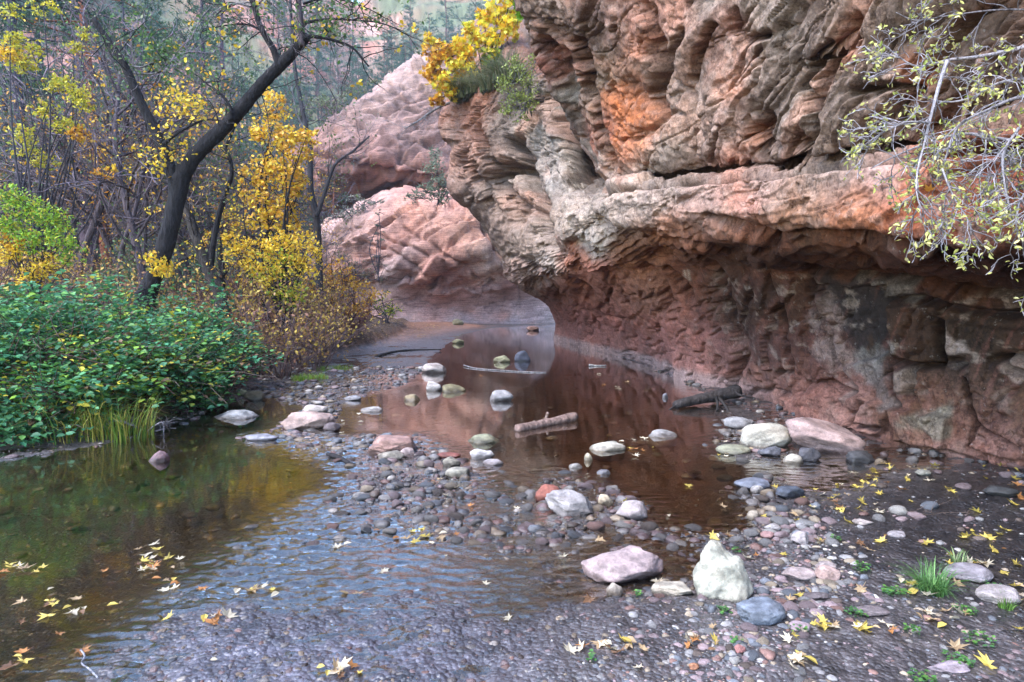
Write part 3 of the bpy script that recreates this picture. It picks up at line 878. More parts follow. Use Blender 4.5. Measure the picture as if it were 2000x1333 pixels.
far_sheet("banded_cliff", FC, 2.6, FA, .42, .16, -.30, "banded sandstone cliff with a red hollow beneath it, high behind the stream bend", FCR, 40, band=1.0, saw=.75, tint=.62)
# ------------------------------------------------------------------ the ground, one sheet
def gp(pts):
    p = on_ground(np.array([a for a, _ in pts], float), np.array([b for _, b in pts], float))
    return [(float(q[0]), float(q[1])) for q in p]


POOL_L = gp([(-900, 1500), (-400, 905), (0, 905), (200, 872), (330, 838), (470, 780), (520, 772), (600, 800), (560, 830), (470, 855), (560, 870), (650, 905), (690, 925), (640, 960), (560, 1010), (470, 1060), (420, 1110), (330, 1160), (290, 1210), (190, 1265), (130, 1340), (0, 1500)])
POOL_R = gp([(640, 850), (660, 800), (700, 775), (790, 750), (830, 720), (870, 680), (900, 655), (960, 641), (1085, 634), (1400, 633), (1400, 660), (1090, 664), (1300, 728), (1380, 785), (1420, 830), (1400, 870), (1440, 900), (1520, 920), (1460, 960), (1480, 1000), (1430, 1030), (1300, 1030), (1200, 960), (1100, 925), (1000, 970), (980, 925), (900, 895), (820, 850), (720, 850)])
POOL_S = gp([(1480, 905), (1560, 885), (1640, 890), (1700, 925), (1650, 950), (1560, 960)])
BANK = gp([(-3000, 900), (-300, 905), (0, 880), (180, 850), (320, 818), (420, 775), (480, 752), (560, 712), (680, 690), (760, 668), (790, 650), (800, 634), (620, 632), (200, 632), (-3000, 632)])
BAR = gp([(560, 712), (690, 688), (780, 672), (870, 656), (960, 640), (930, 633), (800, 632), (620, 640)])
BEACH = gp([(900, 1333), (1050, 1180), (1250, 1120), (1450, 1040), (1500, 985), (1700, 935), (1880, 900), (2400, 960), (2400, 1800), (900, 1800)])
GRAV = gp([(100, 1450), (300, 1200), (480, 1120), (700, 1080), (1000, 1060), (1300, 1060), (1250, 1140), (1050, 1220), (1000, 1450)])


RIFFLE = gp([(520, 830), (600, 860), (760, 905), (900, 935), (960, 985), (900, 1060), (700, 1080), (1000, 1090), (1180, 1110)])


def hill_h(x, y):
    """the wooded slope with rock bands that closes the canyon"""
    y2 = y + 0.18 * np.abs(x + 12) + 0.3 * np.maximum(0, -x - 30)
    t = np.clip((y2 - 62) / 95, 0, 1.3)
    h = 66 * t ** 1.25
    dip = 1 - .15 * np.exp(-((x / np.maximum(y, 1) + .22) / .07) ** 2)
    h = h * dip
    f = h + 8 * fbm(x * .03, y * .03, None, 4, seed=101)
    st = terrace(f / 10, 1.0, .30) * 10
    return np.where(t > 0, h * .55 + .45 * np.maximum(st, 0) * sstep(0, .08, t), 0)


def ground_z(x, y, fine=True):
    x = np.asarray(x, float); y = np.asarray(y, float)
    n1 = fbm(x * .9, y * .9, None, 4, seed=111)
    n2 = fbm(x * 4, y * 4, None, 3, seed=113)
    wob = .18 * n1 + .05 * n2
    z = np.full(x.shape, .006) + .012 * n1
    z = z - .0125 * np.exp(-(seg_dist(x, y, RIFFLE) / .85) ** 2)
    pl = np.maximum(sdf(x, y, POOL_L) * 1.0, np.maximum(sdf(x, y, POOL_R), sdf(x, y, POOL_S) * .8)) + wob
    z = z - .11 * sstep(-.12, .75, pl) - .02 * sstep(-.1, .1, pl)
    be = sdf(x, y, BEACH) + wob
    z = z + .035 * sstep(-.1, .6, be) + .06 * sstep(.3, 2.5, be)
    gr = sdf(x, y, GRAV) + wob
    z = z + .018 * sstep(-.15, .9, gr) * (1 - .9 * np.exp(-(seg_dist(x, y, RIFFLE) / .5) ** 2))
    br = sdf(x, y, BAR) + wob * 1.5
    z = z + .10 * sstep(-.5, 1.5, br) + .14 * sstep(0, 5, br)
    bk = sdf(x, y, BANK) + wob * 1.3
    up = .30 * sstep(-.15, .5, bk) + .75 * sstep(.3, 4.5, bk) + .9 * sstep(3.5, 14, bk)
    far = sstep(26, 40, y)
    up = up * (1 - .25 * far)
    z = z + up * (1 + .25 * n1) + sstep(1, 6, bk) * .16 * fbm(x * .35, y * .35, None, 3, seed=117)
    if fine:
        z = z + .012 * n2 + .009 * fbm(x * 13, y * 13, None, 3, .6, seed=119) * (y < 16)
    back = sstep(.5, 4, x - (4.5 - .13 * (y - 6))) * (y < 42)
    return z + hill_h(x, y) + .0 * back


ys = np.concatenate([np.geomspace(1.9, 12, 400), np.geomspace(12.05, 60, 190), np.geomspace(60.5, 260, 120)]) - 0.6
ys = np.concatenate([np.linspace(-6, 1.2, 26), ys])
ss = np.concatenate([np.linspace(-2.6, -1.0, 40), np.linspace(-.995, .85, 560), np.linspace(.86, 2.4, 40)])
GY = ys[:, None] + 0 * ss[None]
GX = ss[None] * np.maximum(GY + 0.6, 0.0) + np.where(GY < 1.25, ss[None] * (1.85 - (GY + .6)) * 1.0, 0)
GZ = ground_z(GX, GY)
n1 = fbm(GX * .9, GY * .9, None, 4, seed=111); n3 = fbm(GX * 2.2, GY * 2.2, None, 4, seed=131); n4 = fbm(GX * 9, GY * 9, None, 3, seed=133)
wob = .18 * n1
bk = sdf(GX, GY, BANK) + wob; br = sdf(GX, GY, BAR) + wob; be = sdf(GX, GY, BEACH) + wob
plL = sdf(GX, GY, POOL_L) + wob; plR = sdf(GX, GY, POOL_R) + wob


def lay(C_, m, c):
    m = m[..., None]
    return C_ * (1 - m) + np.array(c) * m


GC = np.zeros(GX.shape + (3,)) + np.array((0.066, 0.058, 0.060))
gv_ = sdf(GX, GY, GRAV) + wob
GC = lay(GC, sstep(-.2, .6, gv_) * .8, (0.078, 0.075, 0.100))
GC = lay(GC, np.exp(-(seg_dist(GX, GY, RIFFLE) / .9) ** 2), (0.042, 0.036, 0.036))
GC = lay(GC, sstep(-.2, .5, plL), (0.028, 0.021, 0.010))
GC = lay(GC, sstep(-.2, .5, plR), (0.052, 0.026, 0.016))
GC = lay(GC, sstep(-.2, .6, be) * sstep(1.5, 2.7, GX + .35 * GY - 1.2 + n3), (0.024, 0.021, 0.022))
GC = lay(GC, sstep(-.5, 1, br), (0.17, 0.085, 0.055))
GC = lay(GC, sstep(-.3, .4, bk), (0.085, 0.052, 0.034))
leafy = sstep(.05, .4, n3 + .25 * n4) * sstep(.2, 1.5, bk)
GC = lay(GC, leafy * .7, (0.22, 0.13, 0.055))
hh = hill_h(GX, GY)
gr_ = np.gradient(hh, axis=0) / np.maximum(np.gradient(GY, axis=0), 1e-3)
GC = lay(GC, sstep(44, 56, GY), (0.15, 0.115, 0.085))
GC = lay(GC, sstep(48, 60, GY) * sstep(-.1, .25, noise(GX * .05, GY * .05, None, seed=138)), (0.10, 0.115, 0.065))
rockm = sstep(.55, 1.1, gr_)
rockm = rockm * sstep(-.15, .25, noise(GX * .035, GY * .035, None, seed=139))
GC = lay(GC, rockm, (0.31, 0.155, 0.12))
GC = lay(GC, rockm * sstep(.1, .3, noise(GX * .06, GZ * .8, None, seed=141)), (0.42, 0.27, 0.23))
GC = lay(GC, rockm * sstep(.1, .25, noise(GX * .05, GZ * 1.3, None, seed=143)), (0.27, 0.10, 0.07))
GC = GC * (1 + .5 * n4 + .35 * n3)[..., None]

t = NT("ground_soil")
c = t.coord()
base = t.attr()
vcol = t.voro(c, 44.0, 'F1', 'Color')
vd = t.voro(c, 44.0, 'F1', 'Distance')
hs = t.n('ShaderNodeSeparateColor'); t.set(hs.inputs[0], vcol)
n_ = t.noise(c, 9.0, 6, .7)
n2_ = t.noise(c, 60.0, 4, .7)
v = t.mix(.8, base, t.ramp(n_, [(.28, .45), (.5, 1.0), (.75, 1.7)]), 'MULTIPLY')
v = t.mix(.55, v, t.ramp(hs.outputs[0], [(0, (.5, .45, .45)), (.5, (1, .95, .9)), (1, (1.9, 1.75, 1.65))]), 'MULTIPLY')
v = t.mix(.5, v, t.ramp(n2_, [(.3, .55), (.7, 1.45)]), 'MULTIPLY')
zc = t.n('ShaderNodeSeparateXYZ'); t.set(zc.inputs[0], c)
wet = t.math('SUBTRACT', 1.0, t.math('MULTIPLY', t.math('SUBTRACT', zc.outputs[2], .05), 7.0), True)
wet = t.math('MINIMUM', t.math('MAXIMUM', wet, 0.0), 1.0)
rgh = t.math('SUBTRACT', .9, t.math('MULTIPLY', wet, t.math('ADD', .35, t.math('MULTIPLY', n_, .45))))
h = t.math('ADD', t.math('MULTIPLY', t.math('SUBTRACT', .7, vd), .6), t.math('ADD', t.math('MULTIPLY', n_, .5), t.math('MULTIPLY', n2_, .22)))
M_GROUND = t.done(t.principled(v, rgh, t.bump(h, .9, .02), t.math('ADD', .2, t.math('MULTIPLY', wet, .5))))
GV = np.stack([GX, GY, GZ], -1)
ground = link("ground", mesh_from("ground", GV.reshape(-1, 3), [grid_faces(*GX.shape)[:, ::-1]], M_GROUND, True, np.clip(GC, .005, .6).reshape(-1, 3)))
tag(ground, "stream bed of wet gravel and mud rising into leafy banks and a wooded slope", "ground", kind="structure")

# ------------------------------------------------------------------ water
t = NT("stream_water")
c = t.coord()
m1 = t.noise(t.mapping(c, (1.0, 2.2, 1)), 3.0, 3, .5, .6)
m2 = t.noise(t.mapping(c, (1.0, 1.8, 1)), 16.0, 3, .6, .8)
rif = t.attr()                                       # red channel: how broken the surface is
rs = t.n('ShaderNodeSeparateColor'); t.set(rs.inputs[0], rif)
m3 = t.noise(t.mapping(c, (.8, 1.7, 1)), 17.0, 4, .62, 1.6)
h = t.math('ADD', t.math('MULTIPLY', m1, .07), t.math('MULTIPLY', m2, .018))
h = t.math('ADD', h, t.math('MULTIPLY', t.math('MULTIPLY', m3, rs.outputs[0]), .25))
nrm = t.bump(h, .55, .02)
fr = t.n('ShaderNodeFresnel'); fr.inputs['IOR'].default_value = 1.36
t.set(fr.inputs['Normal'], nrm)
tr = t.n('ShaderNodeBsdfTransparent'); tr.inputs[0].default_value = (.80, .70, .52, 1)
gl = t.n('ShaderNodeBsdfGlossy'); gl.inputs['Roughness'].default_value = .03
gl.inputs['Color'].default_value = (1, 1, 1, 1)
t.set(gl.inputs['Normal'], nrm)
mx = t.n('ShaderNodeMixShader')
t.set(mx.inputs[0], t.math('MULTIPLY', fr.outputs[0], t.math('ADD', 1.4, t.math('MULTIPLY', rs.outputs[0], 1.5)), True)); t.set(mx.inputs[1], tr.outputs[0]); t.set(mx.inputs[2], gl.outputs[0])
M_WATER = t.done(mx.outputs[0])
wy_ = np.concatenate([np.linspace(.2, 2.6, 20), 2.6 * (14 / 2.6) ** np.linspace(.002, 1, 430), np.geomspace(14.2, 56, 60)])
wx_ = np.concatenate([np.linspace(-14, -4.1, 50), np.linspace(-4.05, 3.0, 420), np.linspace(3.05, 14, 50)])
WX, WY = np.meshgrid(wx_, wy_, indexing='ij')
pl = np.maximum(sdf(WX, WY, POOL_L), sdf(WX, WY, POOL_R))
rf = 1 - sstep(-.25, .40, pl + .2 * fbm(WX, WY, None, 3, seed=151))
rf = rf * (1 - sstep(14, 24, WY)) * (1 - .0 * WX)
rfz = rf * (.35 + .65 * sstep(-.25, .25, noise(WX * 1.1, WY * 1.1, None, seed=153)))
WZ = rfz * (.0135 * ridged(WX * 4.6 + .4 * WY, WY * 9.5, None, 3, .6, seed=155) - .006)
WC = np.stack([rf, rf, rf], -1)
water = link("water", mesh_from("water", np.stack([WX, WY, WZ], -1).reshape(-1, 3), [grid_faces(*WX.shape)], M_WATER, True, WC.reshape(-1, 3)))
tag(water, "shallow clear stream water with dark reflecting pools and a broken riffle", "water", kind="structure")
# ------------------------------------------------------------------ stones
import bmesh


def ico(sub):
    bm = bmesh.new()
    bmesh.ops.create_icosphere(bm, subdivisions=sub, radius=1.0)
    V = np.array([v.co[:] for v in bm.verts]); F = np.array([[v.index for v in f.verts] for f in bm.faces])
    bm.free()
    return V, F


ICO = {k: ico(k) for k in (1, 2, 3, 4, 5)}

t = NT("stone")
c = t.coord()
oi = t.n('ShaderNodeObjectInfo')
base = t.mix(1.0, t.mix(1.0, t.attr(), (.78, .76, .74), 'MULTIPLY'), oi.outputs['Color'], 'MULTIPLY')
n1_ = t.noise(c, 14, 6, .65)
n2_ = t.noise(c, 70, 5, .7)
v = t.mix(.6, base, t.ramp(n1_, [(.3, .5), (.5, 1.0), (.72, 1.5)]), 'MULTIPLY')
v = t.mix(.6, v, t.ramp(n2_, [(.3, .55), (.52, 1.0), (.72, 1.45)]), 'MULTIPLY')
geo = t.n('ShaderNodeNewGeometry')
zz = t.n('ShaderNodeSeparateXYZ'); t.set(zz.inputs[0], geo.outputs['Position'])
damp = t.ramp(t.math('ADD', zz.outputs[2], t.math('MULTIPLY', n1_, .05)), [(.045, 1.0), (.085, 0.0)])
v = t.mix(damp, v, t.mix(1.0, v, (.42, .38, .36), 'MULTIPLY'))
rg = t.math('SUBTRACT', .8, t.math('MULTIPLY', damp, .52))
h = t.math('ADD', n1_, t.math('MULTIPLY', n2_, .4))
M_STONE = t.done(t.principled(v, rg, t.bump(h, .8, .016), .4))


def rock_shape(seed, kind='round', sub=4, cuts=None):
    """unit stone: round (river cobble), block (angular), slab"""
    r = np.random.default_rng(seed)
    V, F = ICO[sub]
    V = V.copy()
    npl = {'round': 10, 'block': 11, 'slab': 9, 'peak': 8}[kind]
    lo, hi = {'round': (.68, .95), 'block': (.55, .82), 'slab': (.60, .9), 'peak': (.74, .92)}[kind]
    pl = r.normal(size=(npl, 3)); pl /= np.linalg.norm(pl, axis=1, keepdims=True)
    sc_ = np.ones(len(V))
    for n_v in pl:
        cc = r.uniform(lo, hi)
        d = V @ n_v
        with np.errstate(divide='ignore', invalid='ignore'):
            k = np.where(d > cc, cc / np.maximum(d, 1e-6), 1)
        sc_ = np.minimum(sc_, k)
    V = V * sc_[:, None]
    if kind == 'peak':
        up = np.clip(V[:, 2] + .35, 0, 2)
        V[:, 0] = V[:, 0] * (1 - .30 * up) - .26 * up; V[:, 1] *= (1 - .25 * up)
    nm = V / np.linalg.norm(V, axis=1, keepdims=True)
    a = {'round': .05, 'block': .06, 'slab': .06, 'peak': .16}[kind]
    dsp = a * fbm(V[:, 0] * 1.6, V[:, 1] * 1.6, V[:, 2] * 1.6, 3, seed=seed % 97)
    if True:
        f = fbm(V[:, 0] * 1.8, V[:, 1] * 1.8, V[:, 2] * 2.6, 4, seed=seed % 89 + 3)
        dsp = dsp + (.05 if kind == 'round' else .13) * (terrace(f, 4, .12) - .5 * f)
    dsp = dsp + .018 * fbm(V[:, 0] * 7, V[:, 1] * 7, V[:, 2] * 7, 3, seed=seed % 83)
    return V + nm * dsp[:, None], F


def stone_col(V, col, seed, vein=.0):
    r = np.random.default_rng(seed + 1)
    n_ = fbm(V[:, 0] * 1.7, V[:, 1] * 1.7, V[:, 2] * 2.5, 4, seed=seed % 71)
    C_ = np.array(col)[None] * (1 + .55 * n_[:, None])
    m = sstep(.15, .4, noise(V[:, 0] * 1.3, V[:, 1] * 1.3, V[:, 2] * 1.3, seed=seed % 61))[:, None]
    return np.clip(C_ * (1 - m * .35) + m * .35 * np.array(col) * np.array((.7, .62, .58)), .01, .75)


# (x centre, y foot, width, height in photo pixels, kind, colour, turn, label)
grn = (0.45, 0.43, 0.36); pnk = (0.40, 0.27, 0.26); gry = (0.32, 0.29, 0.28); tan = (0.44, 0.35, 0.27); blu = (0.17, 0.19, 0.24); mos = (0.24, 0.22, 0.15); red = (0.42, 0.13, 0.085); drk = (0.09, 0.085, 0.09); wht = (0.55, 0.50, 0.47); brn = (0.26, 0.155, 0.125)
HERO = [
    (1428, 1186, 130, 134, 'peak', grn, .1, "pale cream pear-shaped boulder standing on the gravel, the whitest and tallest stone"),
    (1232, 1136, 172, 88, 'block', (0.40, 0.30, 0.30), .3, "broad mauve flat-topped boulder behind the cream pear-shaped boulder"),
    (1326, 1172, 86, 38, 'block', (0.42, 0.36, 0.29), .2, "low tan rock leaning against the foot of the cream pear-shaped boulder"),
    (1490, 1240, 102, 60, 'slab', (0.17, 0.19, 0.235), .1, "wet slate-blue slab lying in front of the cream pear-shaped boulder"),
    (1072, 982, 60, 46, 'block', (0.25, 0.085, 0.062), .5, "brick-red sandstone block tucked behind the grey wedge rock in the shallows"),
    (1120, 1006, 104, 56, 'block', (0.30, 0.27, 0.27), -.4, "grey wedge-shaped rock leaning on the brick-red block"),
    (1184, 987, 34, 26, 'round', (0.52, 0.42, 0.30), 0, "honey-tan cobble between the grey wedge rock and the two-toned boulder"),
    (1239, 1015, 72, 44, 'round', (0.36, 0.30, 0.30), .2, "rounded two-toned boulder, pinkish grey with a wet black foot, at the pool edge"),
    (1508, 876, 104, 58, 'round', (0.48, 0.44, 0.38), 0, "big smooth pale grey boulder by the dark cliff foot log"),
    (1632, 888, 156, 64, 'slab', (0.38, 0.27, 0.26), -.25, "long pink and grey slab tilted against the cliff foot beside the pale grey boulder"),
    (1450, 837, 68, 28, 'slab', (0.27, 0.26, 0.27), .2, "flat dark grey rock behind the big smooth pale grey boulder"),
    (1440, 887, 70, 24, 'round', (0.27, 0.26, 0.19), .1, "mossy olive stone in front and left of the big smooth pale grey boulder"),
    (1554, 904, 40, 23, 'round', (0.48, 0.44, 0.38), .2, "small cream cobble in the dark puddle below the big smooth pale grey boulder"),
    (1548, 972, 66, 30, 'slab', (0.08, 0.09, 0.12), .3, "wet blue-black rock in the mud below the dark puddle"),
    (1478, 956, 72, 28, 'round', (0.19, 0.20, 0.25), .1, "bluish flat cobble pair at the right edge of the clear pool"),
    (1482, 962, 28, 18, 'round', (0.38, 0.35, 0.34), .4, "small pale cobble touching the bluish flat stone at the pool's right edge"),
    (588, 838, 104, 42, 'block', (0.38, 0.27, 0.24), .1, "large rugged pinkish rock in the middle of the upper riffle"),
    (610, 806, 52, 19, 'round', (0.52, 0.44, 0.40), .1, "smooth pale stone lying against the back of the large rugged pinkish rock"),
    (645, 841, 34, 20, 'round', (0.15, 0.115, 0.12), .2, "dark plum egg-shaped stone right of the large rugged pinkish rock"),
    (506, 860, 68, 18, 'slab', (0.32, 0.31, 0.36), .1, "flat blue-grey stone awash left of the large rugged pinkish rock"),
    (450, 818, 96, 16, 'slab', (0.38, 0.37, 0.37), .05, "long flat pale slab barely above the water near the bramble bank"),
    (492, 781, 40, 22, 'round', (0.15, 0.12, 0.08), .2, "dark olive-brown boulder at the end of the bramble bank"),
    (472, 774, 20, 16, 'round', (0.26, 0.25, 0.14), .1, "small mossy yellow-green stone behind the dark olive-brown boulder"),
    (304, 899, 40, 24, 'round', (0.20, 0.12, 0.13), .1, "lone purplish cobble in the dark left pool"),
    (848, 728, 50, 22, 'round', (0.50, 0.42, 0.39), .2, "pinkish white pointed boulder at the head of the red pool"),
    (844, 762, 34, 20, 'block', (0.46, 0.42, 0.40), .3, "pale grey stone beside the mossy brown rock at the head of the red pool"),
    (881, 764, 48, 17, 'block', (0.22, 0.19, 0.11), .1, "mossy brown angular rock at the head of the red pool"),
    (802, 782, 36, 15, 'round', (0.26, 0.20, 0.12), 0, "tawny flat-topped stone alone in the brown shallows"),
    (686, 781, 35, 12, 'slab', (0.28, 0.27, 0.29), .1, "thin grey stone in the brown shallows left of the tawny flat-topped stone"),
    (722, 802, 44, 11, 'slab', (0.55, 0.52, 0.50), .1, "flat white stone awash below the tawny flat-topped stone"),
    (976, 782, 48, 24, 'block', (0.32, 0.30, 0.31), .3, "cluster-topping grey rock on the drift line in the red pool"),
    (982, 707, 33, 15, 'slab', (0.34, 0.32, 0.20), .2, "yellowish stone lying low in the red mirror pool"),
    (1021, 705, 32, 22, 'round', (0.08, 0.085, 0.12), .1, "blue-black round boulder standing in the red mirror pool"),
    (894, 671, 24, 10, 'round', (0.27, 0.25, 0.15), .1, "khaki stone at the near edge of the red sand bar"),
    (893, 640, 23, 12, 'round', (0.17, 0.15, 0.09), .1, "dark olive boulder on the far end of the red sand bar"),
    (1040, 646, 26, 10, 'slab', (0.27, 0.16, 0.14), .1, "flat reddish stone in the farthest water under the arch"),
    (757, 889, 98, 43, 'block', (0.30, 0.18, 0.155), .15, "large brown flat-faced rock at the heart of the riffle"),
    (759, 897, 54, 24, 'block', (0.30, 0.26, 0.22), .3, "grey-brown stone against the near side of the large brown flat-faced rock"),
    (795, 890, 32, 22, 'block', (0.38, 0.29, 0.28), .3, "small pinkish stone at the right end of the large brown flat-faced rock"),
    (881, 909, 37, 23, 'round', (0.24, 0.21, 0.17), .1, "dark mossy cobble left of the pale square rock"),
    (894, 931, 50, 23, 'round', (0.32, 0.29, 0.24), .1, "long grey cobble in front of the dark mossy cobble"),
    (938, 894, 50, 24, 'block', (0.50, 0.46, 0.46), .1, "pale square rock at the right edge of the riffle"),
    (962, 906, 42, 15, 'slab', (0.42, 0.37, 0.38), .1, "pale pinkish flat stone in front of the pale square rock"),
    (942, 863, 72, 22, 'slab', (0.26, 0.25, 0.17), .1, "mossy leaf-shaped rock in the pool left of the floating log"),
    (1192, 878, 72, 21, 'round', (0.56, 0.52, 0.44), .05, "cream fish-shaped stone half sunk in the clear pool"),
    (1149, 896, 19, 16, 'round', (0.46, 0.40, 0.29), .2, "small tan stone left of the cream fish-shaped stone"),
    (1124, 911, 28, 11, 'round', (0.46, 0.44, 0.42), .1, "small pale stone with a leaf beside it in the clear pool"),
    (1181, 923, 32, 11, 'round', (0.36, 0.36, 0.40), .1, "small bluish stone awash in front of the cream fish-shaped stone"),
    (1297, 852, 66, 17, 'slab', (0.36, 0.34, 0.34), .1, "flat grey stone awash between the floating log and the cliff foot log"),
    (874, 892, 50, 14, 'slab', (0.38, 0.13, 0.10), .1, "flat red stone between the large brown flat-faced rock and the pale square rock"),
    (1300, 775, 12, 18, 'round', (0.20, 0.20, 0.24), .1, "small slate stone at the waterline of the cliff wall"),
    (715, 1038, 22, 16, 'block', (0.05, 0.05, 0.055), .4, "small black stone alone in the brown film of water"),
    (1570, 1146, 70, 30, 'round', (0.37, 0.29, 0.28), .2, "oval pinkish grey cobble on the right shore, left one of a cobble trio"),
    (1619, 1125, 42, 22, 'round', (0.36, 0.29, 0.28), .1, "pinkish cobble at the back of the cobble trio on the right shore"),
    (1624, 1148, 50, 32, 'round', (0.42, 0.29, 0.26), .1, "warm pink block-like cobble at the front of the cobble trio on the right shore"),
    (1570, 1072, 40, 30, 'block', (0.42, 0.36, 0.36), .3, "pale angular cobble upright on the right shore above the cobble trio"),
    (1476, 1014, 30, 24, 'round', (0.40, 0.33, 0.26), .1, "tan cobble at the lower right tip of the clear pool"),
    (1513, 1044, 32, 20, 'round', (0.38, 0.34, 0.33), .1, "grey cobble stacked behind a reddish one on the right shore"),
    (1503, 1056, 30, 16, 'round', (0.38, 0.22, 0.21), .1, "reddish oval cobble on the right shore"),
    (1690, 1034, 38, 14, 'round', (0.36, 0.30, 0.28), .1, "flat grey cobble lying alone on the black mud"),
    (1912, 1158, 96, 46, 'round', (0.25, 0.22, 0.24), .1, "smooth dark grey boulder right of the big grass tuft"),
    (1972, 1196, 90, 46, 'round', (0.36, 0.31, 0.31), .1, "rounded pinkish grey boulder at the frame's right edge beside the small grass tuft"),
    (1712, 1222, 74, 24, 'slab', (0.20, 0.16, 0.165), .1, "flat wet mauve stone below and left of the big grass tuft"),
    (1600, 1189, 54, 15, 'slab', (0.15, 0.12, 0.125), .05, "thin dark stone lying flat below the cobble trio"),
    (1568, 1252, 46, 26, 'round', (0.36, 0.27, 0.29), .1, "mauve cobble in the gravel right of the slate-blue slab"),
    (1446, 1296, 24, 20, 'block', (0.34, 0.15, 0.14), .1, "reddish cube-like pebble at the bottom of the gravel"),
    (1357, 1324, 22, 16, 'round', (0.36, 0.16, 0.09), .1, "rust-brown pebble at the bottom of the gravel"),
    (1202, 1160, 34, 38, 'round', (0.46, 0.39, 0.33), .2, "upright tan-white cobble in front of the mauve flat-topped boulder"),
    (1300, 1140, 28, 22, 'round', (0.46, 0.38, 0.28), .2, "honey-coloured cobble above the low tan rock"),
    (1870, 1333, 90, 30, 'slab', (0.30, 0.24, 0.27), .1, "large flat mauve stone cut by the bottom edge of the view"),
    (1808, 936, 30, 14, 'round', (0.26, 0.25, 0.22), .1, "small greenish stone at the foot of the right-hand wall"),
    (1970, 985, 64, 26, 'round', (0.06, 0.058, 0.06), .1, "black wet boulder half buried in mud under the right-hand wall"),
    (1760, 1062, 40, 16, 'round', (0.33, 0.29, 0.30), .2, "grey flat cobble on the black mud above and left of the big grass tuft"),
    (1620, 850, 40, 22, 'block', (0.13, 0.11, 0.11), .2, "dark rock wedged between the long pink slab and the cliff"),
    (1585, 900, 50, 34, 'block', (0.085, 0.08, 0.095), .2, "wet black rock propping the long pink slab"),
    (1690, 905, 60, 30, 'block', (0.06, 0.058, 0.065), .2, "wet black rock under the right end of the long pink slab"),
    (1510, 890, 46, 22, 'block', (0.14, 0.14, 0.17), .2, "dark blue rock in front of the big smooth pale grey boulder"),
]
HERO_POS = []
for i, (px, py, w, h, kind, col, rz, lab) in enumerate(HERO):
    g = on_ground(px, py, 0.02)
    d = g[1]
    wm = w * d / F_PX
    dm = wm * {'round': .72, 'block': .7, 'slab': .62, 'peak': .72}[kind]
    dm = min(dm, h * d / F_PX / (1.5 / d) * .8)
    hm = max(h * d / F_PX - .62 * dm * 1.5 / d, .16 * wm)
    hm = min(hm, (1.25 if kind == 'peak' else .78) * wm)
    sub = 5 if w > 85 else 4
    V, F = rock_shape(300 + i * 7, kind, sub)
    V /= np.array([np.ptp(V[:, 0]), np.ptp(V[:, 1]), np.ptp(V[:, 2])])
    C_ = stone_col(V * 2, col, 40 + i)
    V = V * np.array([wm, dm, hm * 1.35])
    tilt = 0.0
    if 'tilted' in lab: tilt = .30
    if 'wedge' in lab: tilt = .35
    M = Matrix.Rotation(tilt, 3, 'Y')
    V = V @ np.array(M).T
    V[:, 2] -= V[:, 2].min()
    me = mesh_from("boulder", V, [F], M_STONE, True, C_)
    name = "boulder" if w > 60 else "stone"
    if kind == 'slab' and w > 60: name = "flat_rock"
    o = link(name, me)
    y0 = d + dm * .5
    x0 = g[0] + .0
    gz = float(ground_z(np.array([x0]), np.array([y0]))[0])
    z0 = min(gz, max(gz, -.03)) - .32 * hm
    if gz < -.02:                                        # standing in water: shows as much as in the photo
        V[:, 2] *= (hm - z0 - .26 * hm + .26 * hm) / max(hm, 1e-4)
        me.vertices.foreach_set("co", np.ascontiguousarray(V, np.float32).ravel()); me.update()
        z0 = gz - .10 * hm
        need = hm / max(V[:, 2].max() + z0, .01)
        o.scale = (1, 1, min(max((hm - z0) / max(V[:, 2].max(), .01), .4), 2.5))
    o.location = (x0, y0, z0)
    o.rotation_euler = (0, 0, rz * .6)
    tag(o, lab, "rock")
    HERO_POS.append((x0, y0, wm * .5, dm * .5))

# small countable stones and the gravel between them
HP = np.array(HERO_POS)


def clear_of_heroes(x, y, k=.85):
    ok = np.ones(len(x), bool)
    for hx, hy, a, b in HERO_POS:
        ok &= ((x - hx) / (a * k + .015)) ** 2 + ((y - hy) / (b * k + .015)) ** 2 > 1
    return ok


def stone_density(x, y, px, py):
    z = ground_z(x, y, False)
    a = sstep(-.055, -.01, z) * (1 - sstep(.14, .22, z))
    bkd = sdf(x, y, BANK)
    a = a * (bkd < .15)
    rif = np.exp(-(seg_dist(px, py, [(560, 800), (640, 870), (760, 900), (880, 920), (850, 1000), (960, 985), (1060, 1020), (1250, 1050)]) / 80.0) ** 2)
    rgt = np.exp(-(seg_dist(px, py, [(1300, 890), (1420, 930), (1480, 1000), (1540, 1060), (1600, 1140), (1450, 1260)]) / 70.0) ** 2)
    sho = np.exp(-(seg_dist(px, py, [(560, 790), (640, 770), (720, 745), (800, 735), (880, 755), (960, 770)]) / np.where(py < 720, 14., 26.)) ** 2) * (py > 690)
    bot = sstep(1050, 1180, py) * sstep(350, 700, px)
    mud = sstep(1560, 1700, px) * (1 - sstep(1080, 1200, py)) * sstep(880, 930, py)
    return np.clip(a * (.25 + 1.9 * rif + 1.0 * rgt + 2.2 * sho + .10 * bot * sstep(-.15, .3, noise(x * .8, y * .8, None, seed=163)) - .12 * bot) * (1 - .75 * mud) + .10 * (z <= -.01) * (bkd < .1), 0, 1)


